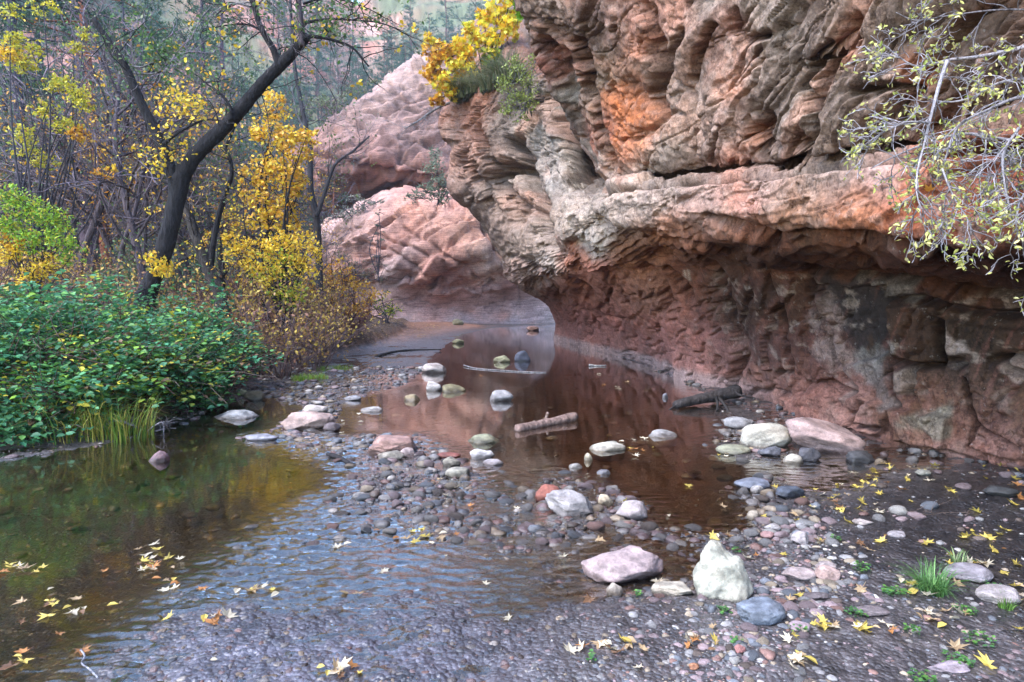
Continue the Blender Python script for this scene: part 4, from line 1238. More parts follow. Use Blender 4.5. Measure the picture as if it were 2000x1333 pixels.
r_ = np.random.default_rng(77)
n_try = 90000
yy_ = 2.3 + 13.5 * r_.random(n_try) ** 1.9
sx_ = r_.uniform(-.80, .82, n_try)
xx_ = sx_ * yy_
ppx, ppy = proj(np.stack([xx_, yy_, 0 * xx_], -1))
dn = stone_density(xx_, yy_, ppx, ppy) * (.55 + .9 * np.clip(.5 + fbm(xx_ * 1.6, yy_ * 1.6, None, 3, seed=161), 0, 1))
wallx = 4.5 - .13 * (yy_ - 6)
keep = (r_.random(n_try) < dn) & clear_of_heroes(xx_, yy_) & (xx_ < wallx + .1)
xx_, yy_, ppx, ppy = xx_[keep], yy_[keep], ppx[keep], ppy[keep]
rad = .0075 * (1 - r_.random(len(xx_))) ** (-.62)
botz = sstep(1030, 1110, ppy) * (1 - .55 * np.exp(-(seg_dist(ppx, ppy, [(1300, 1100), (1600, 1120), (1500, 1260)]) / 130.0) ** 2))
rad = np.minimum(rad * .86, .058 - .036 * botz) * (.8 + .045 * yy_)
order = np.argsort(-(rad / yy_))
xx_, yy_, rad, ppx, ppy, botz = xx_[order], yy_[order], rad[order], ppx[order], ppy[order], botz[order]
sel = []
for i in range(len(xx_)):                                # keep the larger ones apart
    if len(sel) >= 215: break
    if all((xx_[i] - xx_[j]) ** 2 + (yy_[i] - yy_[j]) ** 2 > (1.0 * (rad[i] + rad[j])) ** 2 for j in sel): sel.append(i)
sel = np.array(sel)
rest = np.setdiff1d(np.arange(len(xx_)), sel)[:19000]
PAL = [("grey", (0.30, 0.28, 0.28)), ("mauve", (0.33, 0.24, 0.25)), ("tan", (0.44, 0.35, 0.26)), ("slate", (0.19, 0.20, 0.23)), ("reddish", (0.30, 0.17, 0.145)), ("pale", (0.52, 0.48, 0.45)), ("dark brown", (0.13, 0.095, 0.08))]
PW = np.array([.26, .24, .14, .14, .08, .08, .06]); PW /= PW.sum()
ZONES = [("in the riffle between the two pools", (780, 900)), ("by the grey wedge rock", (1040, 960)), ("around the cream pear-shaped boulder", (1380, 1150)),
         ("in the clear pool right of the floating log", (1280, 900)), ("on the right shore near the cobble trio", (1590, 1080)), ("on the dark mud under the cliff wall", (1780, 980)), ("around the grass tuft", (1800, 1190)),
         ("in the wet foreground gravel", (800, 1250)), ("by the large rugged pinkish rock", (560, 830)), ("in the far shallows by the sand bar", (760, 730)), ("in the dark left pool", (250, 1030))]


def zone_of(px, py):
    return min(ZONES, key=lambda z: (z[1][0] - px) ** 2 + ((z[1][1] - py) * 1.6) ** 2)[0]


PROTO = []
for k in range(9):
    V, F = rock_shape(900 + k * 13, ['round', 'round', 'block'][k % 3], 3)
    V = V * np.array([1.0, .72 + .04 * (k % 4), .42 + .05 * (k % 3)])
    PROTO.append(mesh_from("cobble", V, [F], M_STONE, True, stone_col(V * 1.5, (1, 1, 1), 70 + k) * 1.0))
gz_ = ground_z(xx_, yy_)
for n_, i in enumerate(sel):
    ci = int(r_.choice(len(PAL), p=PW)); nm, cc = PAL[ci]
    sz = rad[i] / yy_[i] * F_PX
    o = link("cobble", PROTO[int(r_.integers(9))])
    s_ = float(rad[i]) * 1.15
    o.scale = (s_, s_, s_ * float(r_.uniform(.8, 1.3)))
    o.rotation_euler = (float(r_.normal() * .12), float(r_.normal() * .12), float(r_.uniform(0, 6.28)))
    o.location = (float(xx_[i]), float(yy_[i]), float(max(gz_[i], -.055) + s_ * (.16 - .36 * botz[i])))
    cj = np.array(cc) * r_.uniform(.75, 1.25)
    o.color = (*[float(q) for q in cj], 1)
    zn = zone_of(ppx[i], ppy[i])
    szw = "large" if sz > 13 else ("small" if sz < 8.5 else "medium")
    tag(o, f"{szw} {nm} river cobble {zn}", "stone", f"{szw} {nm} cobbles {zn}")

V1, F1 = ICO[1]
V2, F2 = ICO[2]
g = Geo()
n_r = len(rest)
cid = r_.choice(len(PAL), size=n_r, p=PW)
pc_ = np.array([p_[1] for p_ in PAL])[cid] * r_.uniform(.55, 1.15, (n_r, 1))
for lo, hi, VV_, FF_ in ((0, 2600, V2, F2), (2600, n_r, V1, F1)):
    ids = rest[lo:hi]
    if len(ids) == 0: continue
    m = len(ids)
    ang = r_.uniform(0, 6.28, m)
    ax = np.stack([np.ones(m), r_.uniform(.55, .95, m), r_.uniform(.28, .6, m)], -1) * rad[ids][:, None] * 1.1
    P = VV_[None] * (1 + .20 * noise(VV_[None, :, 0] * 1.3 + ids[:, None] * 3.7, VV_[None, :, 1] * 1.3 + ids[:, None] * 1.3, VV_[None, :, 2] * 1.3)[..., None] * 2)
    P = P * ax[:, None]
    ca, sa = np.cos(ang)[:, None], np.sin(ang)[:, None]
    Q = np.stack([P[..., 0] * ca - P[..., 1] * sa, P[..., 0] * sa + P[..., 1] * ca, P[..., 2]], -1)
    Q += np.stack([xx_[ids], yy_[ids], gz_[ids] + rad[ids] * (.12 - .40 * botz[ids])], -1)[:, None]
    FFm = (FF_[None] + (np.arange(m) * len(VV_))[:, None, None]).reshape(-1, 3)
    g.add(Q.reshape(-1, 3), [FFm], np.repeat(pc_[lo:hi], len(VV_), 0))
o = g.obj("gravel", M_STONE)
tag(o, "loose wet gravel of mixed small pebbles between the larger stones", "gravel", kind="stuff")
# ------------------------------------------------------------------ bark and leaf materials
t = NT("bark")
c = t.coord()
base = t.attr()
b1 = t.noise(t.mapping(c, (9, 9, 1.6)), 2.2, 5, .7, .5)
b2 = t.noise(c, 40, 4, .7)
v = t.mix(.8, base, t.ramp(b1, [(.34, .35), (.52, 1.0), (.72, 2.0)]), 'MULTIPLY')
v = t.mix(.4, v, t.ramp(b2, [(.3, .6), (.7, 1.5)]), 'MULTIPLY')
M_BARK = t.done(t.principled(v, .85, t.bump(t.math('ADD', b1, t.math('MULTIPLY', b2, .3)), 1.0, .06), .2))


def leaf_material(name, rough=.45, spec=.35, trans=.35):
    t = NT(name)
    base = t.attr()
    oi = t.n('ShaderNodeObjectInfo')
    base = t.mix(1.0, base, oi.outputs['Color'], 'MULTIPLY')
    p = t.principled(base, rough, None, spec)
    tl = t.n('ShaderNodeBsdfTranslucent')
    t.set(tl.inputs[0], base)
    m = t.n('ShaderNodeMixShader'); m.inputs[0].default_value = trans
    t.t.links.new(p, m.inputs[1]); t.t.links.new(tl.outputs[0], m.inputs[2])
    return t.done(m.outputs[0])


M_LEAF = leaf_material("leaf")
M_GLOSSY = leaf_material("glossy_leaf", .48, .38, .28)

OVAL = (np.array([(-.5, 0, 0), (-.12, .5, 1), (.22, .40, 1), (.5, 0, 0), (.22, -.40, 1), (-.12, -.5, 1)]), np.array([[0, 1, 2, 3], [0, 3, 4, 5]]))
DIAM = (np.array([(-.5, 0, 0), (0, .5, .6), (.5, 0, 0), (0, -.5, .6)]), np.array([[0, 1, 2, 3]]))
_ma = []
for k, (a, rr) in enumerate([(180, .10), (140, .42), (120, .24), (92, .52), (72, .28), (45, .58), (28, .34), (0, .66), (-28, .34), (-45, .58), (-72, .28), (-92, .52), (-120, .24), (-140, .42)]):
    _ma.append((rr * math.cos(math.radians(a)), rr * math.sin(math.radians(a)) * 1.05, 1.0 if rr > .4 else .2))
MAPLE = (np.array([(0, 0, 0)] + _ma), np.array([[0, i + 1, (i + 1) % len(_ma) + 1] for i in range(len(_ma))]))


def leaves(geo, P, size, col, up=.5, asp=.6, fold=.22, shape=OVAL, r=rng, droop=0.0, axis=None):
    P = np.asarray(P, float); n = len(P)
    if n == 0: return
    N = r.normal(size=(n, 3)); N /= np.linalg.norm(N, axis=1, keepdims=True)
    N = N * (1 - up) + np.array([0, 0, 1.0]) * up * 1.4
    N /= np.linalg.norm(N, axis=1, keepdims=True) + 1e-9
    T = r.normal(size=(n, 3)) if axis is None else axis + .35 * r.normal(size=(n, 3))
    T = T + np.array([0, 0, -droop])
    T = T - N * np.sum(N * T, 1, keepdims=True); T /= np.linalg.norm(T, axis=1, keepdims=True) + 1e-9
    B_ = np.cross(N, T)
    tv, tf = shape
    s = np.broadcast_to(np.asarray(size, float), (n,))[:, None, None]
    fo = fold * r.uniform(.2, 1.6, (n, 1, 1))
    V = P[:, None] + s * (tv[None, :, :1] * T[:, None] + tv[None, :, 1:2] * asp * B_[:, None] + tv[None, :, 2:3] * fo * N[:, None] * .5)
    F = (tf[None] + (np.arange(n) * len(tv))[:, None, None]).reshape(-1, tf.shape[1])
    geo.add(V.reshape(-1, 3), [F], np.repeat(col, len(tv), 0))


def pick(cols, n, r=rng, var=.3, w=None):
    cols = np.array(cols, float)
    c_ = cols[r.choice(len(cols), size=n, p=w)]
    return np.clip(c_ * r.uniform(1 - var, 1 + var, (n, 1)), .004, .9)


def blob(n, cx, rx, r=rng, shell=.45):
    d = r.normal(size=(n, 3)); d /= np.linalg.norm(d, axis=1, keepdims=True)
    rad = r.random(n) ** shell
    return np.asarray(cx) + d * rad[:, None] * np.asarray(rx)


def wander(p0, d0, L, n, r, curl=.25, up=0.0):
    d = np.asarray(d0, float) / (np.linalg.norm(d0) + 1e-9); p = np.asarray(p0, float); out = [p]
    for i in range(n):
        d = d + r.normal(size=3) * curl + np.array([0, 0, up]); d /= np.linalg.norm(d)
        p = p + d * L / n; out.append(p)
    return np.array(out)


def grow(geo, p0, d0, L, R, lev, r, col, tips, curl=.22, up=.03, kids=4, ratio=.62, minr=.003, spread=.9, twcol=None):
    n = 5 if lev > 0 else 4
    P = wander(p0, d0, L, n, r, curl, up)
    cc = col if (twcol is None or lev > 1) else twcol
    tube(geo, P, np.linspace(R, max(R * .45, minr), n + 1), 6 if R > .05 else (4 if R > .015 else 3), cc, cap=False)
    if lev == 0:
        tips.append((P[-1], P[-1] - P[-2])); tips.append((P[2], P[3] - P[2]))
        return
    for k in range(kids):
        f = r.uniform(.25, 1.0) if k else 1.0
        i = min(int(f * n), n - 1); q = P[i] + (P[i + 1] - P[i]) * (f * n - i if f < 1 else 1)
        d = P[i + 1] - P[i]; d /= np.linalg.norm(d) + 1e-9
        d = d + spread * r.normal(size=3) * (1 if k else .4)
        grow(geo, q, d, L * ratio * r.uniform(.7, 1.15), max(R * .5, minr), lev - 1, r, col, tips, curl * 1.1, up, kids, ratio, minr, spread, twcol)


def gz1(x, y):
    return float(ground_z(np.array([float(x)]), np.array([float(y)]))[0])


def plant_root(name, base, label, cat, group=None):
    e = empty(name, base)
    return tag(e, label, cat, group)


BARK_D = (0.019, 0.017, 0.020); BARK_P = (0.085, 0.065, 0.075); BARK_G = (0.16, 0.15, 0.16); BARK_R = (0.13, 0.06, 0.045); TWIG = (0.16, 0.135, 0.15)
YEL = [(0.72, 0.50, 0.035), (0.66, 0.43, 0.03), (0.76, 0.58, 0.07), (0.62, 0.34, 0.03)]
GOLD = [(0.66, 0.36, 0.035), (0.54, 0.25, 0.03), (0.70, 0.46, 0.05), (0.42, 0.18, 0.03)]
YGR = [(0.30, 0.36, 0.03), (0.22, 0.34, 0.03), (0.42, 0.40, 0.04), (0.56, 0.42, 0.04)]
GRN = [(0.06, 0.14, 0.035), (0.09, 0.18, 0.04), (0.05, 0.11, 0.04)]
OLV = [(0.10, 0.14, 0.05), (0.14, 0.17, 0.06), (0.08, 0.11, 0.05)]


def P3(pts, d, dd=None):
    """photo polyline laid at real distances (one per point) -> world"""
    d = np.broadcast_to(np.asarray(d, float), (len(pts),))
    return at(np.array([p[0] for p in pts], float), np.array([p[1] for p in pts], float), d)


def px_m(w, d):
    return w * d / F_PX


# ------------------------------------------------------------------ the forked tree on the bank
def limb(geo, pts, d, w0, w1, col, k=5, sides=10, rough=.10):
    P = smooth_path(P3(pts, d), k)
    dm = float(np.mean(d))
    tube(geo, P, np.linspace(px_m(w0, dm) / 2, px_m(w1, dm) / 2, len(P)), sides, col, rough)
    return P


def sprout(geo, P, n, L, R, lev, r, col, tips, spread=1.0, kids=3, up=.05, lo=.15, bias=(0, 0, 0), twcol=None):
    for k in range(n):
        i = int(r.uniform(lo, 1) * (len(P) - 2))
        d = P[i + 1] - P[i]; d /= np.linalg.norm(d) + 1e-9
        d = d * .6 + spread * r.normal(size=3) * np.array([1, .8, .8]) + np.array(bias)
        grow(geo, P[i], d, L * r.uniform(.6, 1.3), R, lev, r, col, tips, .22, up, kids, .6, .0025, .8, twcol)


r = np.random.default_rng(21)
DV = 13.0
base = at(285, 600, DV); bz = gz1(base[0], base[1])
g1, tips = Geo(), []
root0 = base.copy(); root0[2] = bz - .2
tr_pts = P3([(284, 588), (300, 545), (318, 495), (332, 445), (343, 400), (352, 360), (362, 325)], DV)
P = smooth_path(np.concatenate([[root0], tr_pts]), 5)
wd = np.interp(np.linspace(0, 1, len(P)), [0, .12, .3, 1], [29, 20, 16, 16])
tube(g1, P, px_m(wd, DV), 12, BARK_D, .12)
LA = limb(g1, [(356, 345), (385, 300), (425, 262), (465, 220), (505, 172), (545, 130), (580, 95), (600, 70)], np.linspace(DV, DV - .8, 8), 31, 17, BARK_D)
LB = limb(g1, [(345, 385), (338, 345), (322, 300), (300, 250), (277, 205), (258, 160), (236, 115), (205, 70), (182, 38)], np.linspace(DV, DV - .3, 9), 25, 10, BARK_D)
LC = limb(g1, [(545, 128), (533, 95), (512, 60), (500, 25), (484, -20), (470, -70)], DV - .6, 14, 7, BARK_D, sides=8)
LD = limb(g1, [(590, 90), (588, 50), (583, 5), (575, -60), (570, -130)], DV - .8, 13, 7, BARK_P, sides=8)
LE = limb(g1, [(598, 72), (620, 72), (655, 80), (690, 95), (720, 130)], DV - 1.0, 8, 3, BARK_D, sides=6)
LF = limb(g1, [(452, 235), (450, 210), (432, 185), (405, 165), (388, 150)], DV - .5, 8, 2, BARK_D, sides=6)
LG = limb(g1, [(320, 282), (345, 262), (375, 245), (400, 235), (440, 236)], DV - .3, 7, 2, BARK_D, sides=6)
LH = limb(g1, [(250, 128), (275, 132), (300, 122), (330, 115)], DV + .2, 5, 1.5, BARK_G, sides=5)
LI = limb(g1, [(256, 142), (280, 145), (312, 140), (328, 105)], DV + .1, 5, 1.5, BARK_G, sides=5)
LJ = limb(g1, [(595, 45), (640, 38), (690, 40), (740, 45), (790, 62)], DV - .8, 6, 1.5, BARK_D, sides=5)
LK = limb(g1, [(592, 8), (640, -4), (700, 10), (745, 30)], DV - .6, 5, 1.5, BARK_D, sides=5)
LL = limb(g1, [(500, 20), (470, 8), (440, 12), (410, 30)], DV - .6, 5, 1.5, BARK_G, sides=5)
LM = limb(g1, [(515, 62), (480, 48), (430, 52), (390, 64)], DV - .6, 5, 1.5, BARK_D, sides=5)
for PP, n_, L in ((LA, 16, .9), (LB, 16, .75), (LC, 12, .8), (LD, 12, .9), (LE, 10, .7), (LF, 4, .4), (LG, 5, .45), (LH, 4, .4), (LI, 4, .4), (LJ, 10, .6), (LK, 8, .5), (LL, 8, .5), (LM, 8, .5)):
    sprout(g1, PP, n_, L, .012, 2, r, BARK_D, tips, .9, 3, .02, .2, twcol=TWIG)
TREE = plant_root("forked_tree", (base[0], base[1], bz), "large dark forked tree leaning over the bank, its trunk split into a wide V", "tree")
org = np.array(TREE.location)
g1.obj("trunk", M_BARK, TREE, org)
g2 = Geo()
tp = np.array([a for a, _ in tips])
tx, ty = proj(tp)
w_ = .05 + .9 * np.exp(-(((tx - 300) / 110) ** 2 + ((ty - 90) / 80) ** 2)) + .5 * np.exp(-(((tx - 640) / 110) ** 2 + ((ty - 40) / 60) ** 2))
s_ = r.random(len(tp)) < w_ * .9
Q = np.repeat(tp[s_], 5, 0) + r.normal(size=(s_.sum() * 5, 3)) * .07
leaves(g2, Q, r.uniform(.05, .09, len(Q)), pick(OLV + GRN, len(Q), r), .3, .55, r=r)
yl = r.random(len(tp)) < .05
Q = np.repeat(tp[yl], 3, 0) + r.normal(size=(yl.sum() * 3, 3)) * .05
leaves(g2, Q, r.uniform(.06, .10, len(Q)), pick(YEL, len(Q), r), .3, .7, r=r)
for cx, cy, rad, n_ in ((350, 190, 42, 150), (325, 212, 34, 50), (375, 215, 30, 80), (322, 258, 26, 30), (345, 300, 40, 60), (300, 318, 25, 36), (310, 335, 20, 20), (320, 525, 22, 150), (300, 505, 20, 70)):
    Q = blob(n_, at(cx, cy, DV - .3), np.array([px_m(rad, DV), .4, px_m(rad * .8, DV)]), r)
    leaves(g2, Q, r.uniform(.05, .10, n_), pick(YEL + [(0.45, .36, .05)], n_, r), .25, .6, r=r)
g2.obj("crown", M_LEAF, TREE, org)

# second leaning tree and the slender ones close behind
r = np.random.default_rng(22)
g1, tips = Geo(), []
D2 = 14.5
b2_ = at(428, 600, D2); bz = gz1(b2_[0], b2_[1])
LA = limb(g1, [(438, 620), (430, 580), (415, 545), (400, 510), (385, 470), (372, 430), (360, 395), (340, 350), (328, 300)], D2, 30, 9, (0.05, 0.042, 0.04))
LB = limb(g1, [(412, 520), (418, 470), (428, 420), (440, 380), (452, 345), (450, 312), (442, 290), (452, 262), (470, 225)], D2 - .2, 13, 3, BARK_D, sides=7)
LC = limb(g1, [(428, 590), (434, 545), (430, 500), (428, 460)], D2 + .3, 16, 9, (0.05, 0.042, 0.04), sides=8)
LD = limb(g1, [(405, 515), (380, 500), (360, 508), (340, 512)], D2, 7, 2, BARK_D, sides=5)
for PP, n_, L in ((LA, 14, .8), (LB, 14, .7), (LC, 6, .7), (LD, 4, .4)):
    sprout(g1, PP, n_, L, .012, 2, r, BARK_D, tips, .9, 3, .04, .2, twcol=TWIG)
e = plant_root("leaning_tree", (b2_[0], b2_[1], bz), "smaller dark tree with crossing twin stems right of the forked tree", "tree")
g1.obj("trunk", M_BARK, e, e.location)
g2 = Geo()
tp = np.array([a for a, _ in tips]); tp = tp[r.random(len(tp)) < .35]
Q = np.repeat(tp, 3, 0) + r.normal(size=(len(tp) * 3, 3)) * .06
leaves(g2, Q, r.uniform(.05, .09, len(Q)), pick(YEL + OLV, len(Q), r), .3, .6, r=r)
g2.obj("crown", M_LEAF, e, e.location)

r = np.random.default_rng(23)
g1, tips = Geo(), []
D3 = 20.0
b3 = at(625, 545, D3); bz = gz1(b3[0], b3[1])
LA = limb(g1, [(626, 600), (624, 540), (622, 480), (618, 425), (608, 380), (606, 330), (606, 290), (600, 262), (592, 220), (580, 160), (572, 100), (568, 30), (566, -40)], D3, 15, 5, (0.05, 0.047, 0.055), sides=8)
LB = limb(g1, [(618, 425), (632, 385), (645, 345), (658, 318), (690, 295), (722, 266)], D3 - .5, 9, 3, (0.05, 0.047, 0.055), sides=7)
LC = limb(g1, [(600, 262), (585, 235), (575, 200), (570, 170)], D3, 6, 2, BARK_G, sides=5)
for PP, n_, L in ((LA, 34, 1.3), (LB, 16, .9), (LC, 8, .8)):
    sprout(g1, PP, n_, L, .014, 2, r, BARK_P, tips, .9, 3, .03, .25, twcol=TWIG)
e = plant_root("slender_tree", (b3[0], b3[1], bz), "slender dark tree forking low before the pink cliff, almost bare", "tree")
g1.obj("trunk", M_BARK, e, e.location)
g2 = Geo()
tp = np.array([a for a, _ in tips]); tp = tp[r.random(len(tp)) < .12]
Q = np.repeat(tp, 4, 0) + r.normal(size=(len(tp) * 4, 3)) * .08
leaves(g2, Q, r.uniform(.06, .1, len(Q)), pick(OLV, len(Q), r), .3, .6, r=r)
g2.obj("crown", M_LEAF, e, e.location)


# ------------------------------------------------------------------ shrubs and small trees given by their leaf clusters
def shrub(name, label, cat, base_px, d, clusters, cols, size, seed, mat=None, stem=BARK_P, wood=3.0, asp=.6, shape=DIAM, up=.3, group=None, base_pt=None, twn=6, droop=0.0, stems=1, foli="foliage"):
    """clusters: (px, py, rx px, ry px, leaves[, extra distance][, colours])"""
    r = np.random.default_rng(seed)
    bp = at(base_px[0], base_px[1], d) if base_pt is None else np.array(base_pt, float)
    if base_pt is None: bp[2] = gz1(bp[0], bp[1])
    e = plant_root(name, bp, label, cat, group)
    gs, gf = Geo(), Geo()
    tips = []
    hub = bp.copy(); hub[2] += .25 * max(at(clusters[0][0], clusters[0][1], d)[2] - bp[2], .1)
    for c_ in clusters:
        px, py, rx, ry, n = c_[:5]
        dd = c_[5] if len(c_) > 5 else 0.0
        cc = c_[6] if len(c_) > 6 else cols
        q = at(px, py, d + dd)
        R = np.array([px_m(rx, d), px_m((rx + ry) * .45, d), px_m(ry, d)])
        st = bp + r.normal(size=3) * np.array([.12, .12, 0]) * (stems > 1)
        mid = (hub * .55 + q * .45) + r.normal(size=3) * .12 * np.linalg.norm(q - bp) * .5
        Pm = smooth_path([st - np.array([0, 0, .1]), hub * .5 + st * .5, mid, q], 4)
        tube(gs, Pm, np.linspace(px_m(wood, d), px_m(.7, d), len(Pm)), 5, stem, .1)
        for k in range(twn):
            dv = r.normal(size=3) * R
            Pt = wander(Pm[-1 - int(r.integers(0, 5))], dv, np.linalg.norm(dv) * .95, 4, r, .25)
            tube(gs, Pt, np.linspace(px_m(.9, d), px_m(.35, d), len(Pt)), 3, stem, cap=False)
        # leaves gather in small sprays so that gaps stay open
        ns = max(3, n // 9)
        ctr = blob(ns, q, R, r, .5)
        Q = np.repeat(ctr, 9, 0) + r.normal(size=(ns * 9, 3)) * R * .14
        leaves(gf, Q, r.uniform(.7, 1.35, len(Q)) * size, pick(cc, len(Q), r, .35), up, asp, .22, shape, r, droop)
    gs.obj("stem", M_BARK, e, bp)
    gf.obj(foli, mat or M_LEAF, e, bp)
    return e


shrub("golden_tree", "slim golden-yellow tree rising behind the forked tree's right limb", "tree", (545, 590), 18.0,
      [(530, 215, 34, 34, 330), (550, 265, 44, 40, 480), (585, 290, 36, 34, 330), (510, 262, 30, 26, 180), (520, 330, 44, 34, 420), (560, 340, 44, 36, 420), (500, 380, 34, 28, 280), (548, 395, 44, 34, 420), (585, 372, 30, 24, 160), (515, 425, 46, 28, 300), (560, 440, 40, 26, 240), (480, 345, 22, 18, 90), (600, 262, 20, 16, 90), (545, 195, 16, 14, 70)],
      YEL + [(0.68, 0.36, 0.06), (.7, .42, .08)], .105, 31, stem=BARK_D, wood=3.6, asp=.62, twn=7)
shrub("yellow_shrub", "bright lemon-yellow shrub with a green heart in the middle of the bank", "shrub", (548, 612), 16.0,
      [(470, 490, 38, 26, 330), (520, 480, 44, 24, 360), (575, 472, 46, 28, 400), (545, 525, 48, 36, 460, -.3, YGR + YEL), (590, 520, 44, 32, 400), (500, 520, 34, 28, 260), (560, 570, 42, 30, 330, -.3, YGR), (450, 470, 22, 14, 110), (615, 490, 22, 24, 130), (520, 560, 26, 22, 130)],
      YEL + [(.72, .52, .05), (.70, .50, .04)], .085, 32, stem=BARK_D, wood=2.6, asp=.5, twn=8, stems=3)
shrub("orange_shrub", "rusty gold shrub at the edge of the sand bar", "shrub", (670, 640), 21.0,
      [(650, 545, 40, 28, 300), (690, 560, 36, 28, 260), (640, 590, 40, 26, 240), (700, 600, 40, 26, 240), (665, 520, 26, 18, 120), (728, 575, 26, 20, 130), (615, 560, 26, 26, 140)],
      GOLD, .085, 33, stem=(0.11, .06, .055), wood=2.0, asp=.55, twn=9, stems=3)
shrub("amber_shrub", "amber thin-leaved shrub left of the lemon-yellow shrub, under the twin-stemmed tree", "shrub", (470, 600), 18.5,
      [(440, 420, 36, 24, 170), (462, 450, 30, 22, 170), (450, 520, 30, 26, 150), (400, 470, 26, 24, 90), (480, 560, 30, 22, 130), (430, 560, 26, 22, 100)], GOLD + YEL, .08, 34, stem=BARK_P, wood=1.8, twn=8, stems=3)
shrub("evergreen_shrub", "low dark green and yellow shrub at the foot of the pink undercut wall", "shrub", (755, 628), 33.0,
      [(740, 600, 34, 18, 260, 0, GRN + YGR), (770, 605, 28, 16, 240, 0, GRN + YGR), (720, 585, 24, 16, 160), (700, 600, 24, 20, 160), (745, 575, 22, 12, 90)], YEL + OLV, .10, 35, stem=BARK_P, wood=1.6, twn=6, stems=3)
shrub("green_shrub", "tall lime-green shrub turning yellow, above the bramble at the left edge", "shrub", (70, 600), 11.5,
      [(20, 385, 36, 28, 476), (60, 410, 40, 30, 544), (100, 430, 36, 28, 476), (20, 440, 36, 30, 510), (70, 470, 44, 30, 561), (120, 470, 34, 28, 391), (30, 500, 36, 26, 391, 0, YEL), (90, 520, 40, 26, 391, 0, YEL), (20, 470, 24, 14, 221, 0, GOLD), (140, 500, 26, 22, 187), (-30, 430, 40, 60, 408), (60, 540, 40, 20, 255, 0, YEL)],
      [(0.20, 0.36, 0.03), (0.26, 0.40, 0.03), (0.16, 0.30, 0.04), (0.45, 0.42, 0.04)], .062, 36, stem=(0.05, .04, .04), wood=2.2, asp=.42, twn=9, stems=4)
shrub("yellow_locust_tree", "thin dark tree hung with bright yellow-green leaf sprays at the upper left edge", "tree", (72, 560), 15.0,
      [(25, 75, 28, 16, 240), (15, 105, 34, 20, 416, 0, YEL), (60, 95, 30, 18, 256), (45, 130, 34, 16, 304), (110, 165, 30, 20, 304), (150, 180, 22, 26, 304), (165, 205, 16, 22, 176), (130, 245, 32, 18, 336), (90, 215, 26, 22, 240), (155, 265, 26, 18, 272, 0, GOLD), (45, 265, 34, 22, 240), (60, 300, 34, 22, 240), (165, 65, 22, 14, 144), (145, 90, 16, 14, 144), (85, 15, 34, 16, 176), (20, 20, 30, 16, 176), (90, 320, 26, 14, 144), (200, 340, 24, 10, 112, 0, GOLD), (220, 330, 14, 8, 80, 0, YEL)],
      [(0.52, 0.44, 0.03), (0.60, 0.47, 0.04), (0.42, 0.40, 0.04), (0.34, 0.36, 0.05)], .075, 37, stem=(0.05, .045, .055), wood=3.4, asp=.45, twn=7)
shrub("maple_tree", "golden orange maple sapling growing out of the top of the cliff nose", "tree", (930, 190), 23.2,
      [(975, 20, 34, 26, 285), (990, 60, 30, 26, 255), (950, 75, 32, 20, 255), (905, 90, 34, 24, 300), (860, 105, 34, 22, 285, 0, GOLD), (895, 130, 38, 22, 345), (850, 140, 28, 18, 225, 0, GOLD), (875, 165, 34, 18, 285), (855, 195, 20, 12, 120, 0, GOLD), (960, 110, 30, 16, 165, 0, YGR), (920, 60, 20, 16, 105), (1000, -10, 30, 20, 195), (840, 80, 18, 14, 75), (945, 35, 22, 18, 135), (890, 185, 18, 10, 75)],
      [(0.84, 0.64, 0.05), (0.82, 0.52, 0.03), (0.85, 0.70, 0.10), (0.72, 0.36, 0.03), (.60, .58, .06)], .165, 38, stem=BARK_D, wood=1.8, asp=1.0, shape=MAPLE, up=.25, base_pt=at(945, 178, 23.4), twn=5)
shrub("pale_green_shrub", "fine pale green shrub hanging between the cliff nose and the grey wall", "shrub", (1010, 200), 19.3,
      [(1010, 130, 26, 20, 260), (1030, 160, 26, 24, 330), (985, 165, 22, 18, 230), (1005, 195, 28, 22, 330), (1035, 200, 20, 22, 230), (990, 215, 18, 16, 130), (1045, 120, 16, 16, 110), (1015, 230, 18, 12, 90)],
      [(0.22, 0.27, 0.06), (0.28, 0.32, 0.08), (0.18, 0.22, 0.06)], .07, 39, stem=BARK_G, wood=1.4, asp=.5, base_pt=at(1030, 215, 19.6), twn=10, stems=2)
shrub("ivy_spray", "small spray of vivid green leaves on the cliff's upper left edge", "plant", (1015, 20), 13.6,
      [(1012, 10, 12, 16, 60), (1018, 30, 10, 12, 40), (1005, -10, 14, 12, 50)], [(0.16, 0.36, 0.02), (0.22, 0.42, 0.03)], .12, 40, base_pt=at(1030, 10, 13.9), wood=1.2, shape=MAPLE, asp=1.0, twn=3)
shrub("grey_shrub", "grey-green bushy shrub on the ledge between the cliff nose and the far hollow", "shrub", (860, 392), 39.0,
      [(850, 330, 24, 24, 300), (865, 360, 28, 22, 360), (835, 375, 28, 18, 300), (870, 385, 22, 14, 200), (850, 300, 14, 18, 130), (810, 385, 22, 12, 140)], [(0.16, 0.19, 0.13), (0.20, 0.23, 0.15), (0.12, 0.16, 0.10)], .15, 41, base_pt=at(858, 398, 40.0), wood=1.0, asp=.5, twn=8, stems=3)
shrub("ledge_shrub", "sparse grey shrub at the left end of the pink cliff's top", "shrub", (690, 440), 48.0,
      [(680, 415, 26, 16, 230), (710, 400, 24, 12, 200), (655, 425, 24, 14, 180), (740, 395, 20, 9, 110), (690, 385, 16, 12, 80)], [(0.17, 0.18, 0.13), (0.22, 0.22, 0.16), (0.26, 0.22, 0.18)], .17, 42, base_pt=at(690, 432, 50.0), wood=.9, asp=.5, twn=10, stems=3)
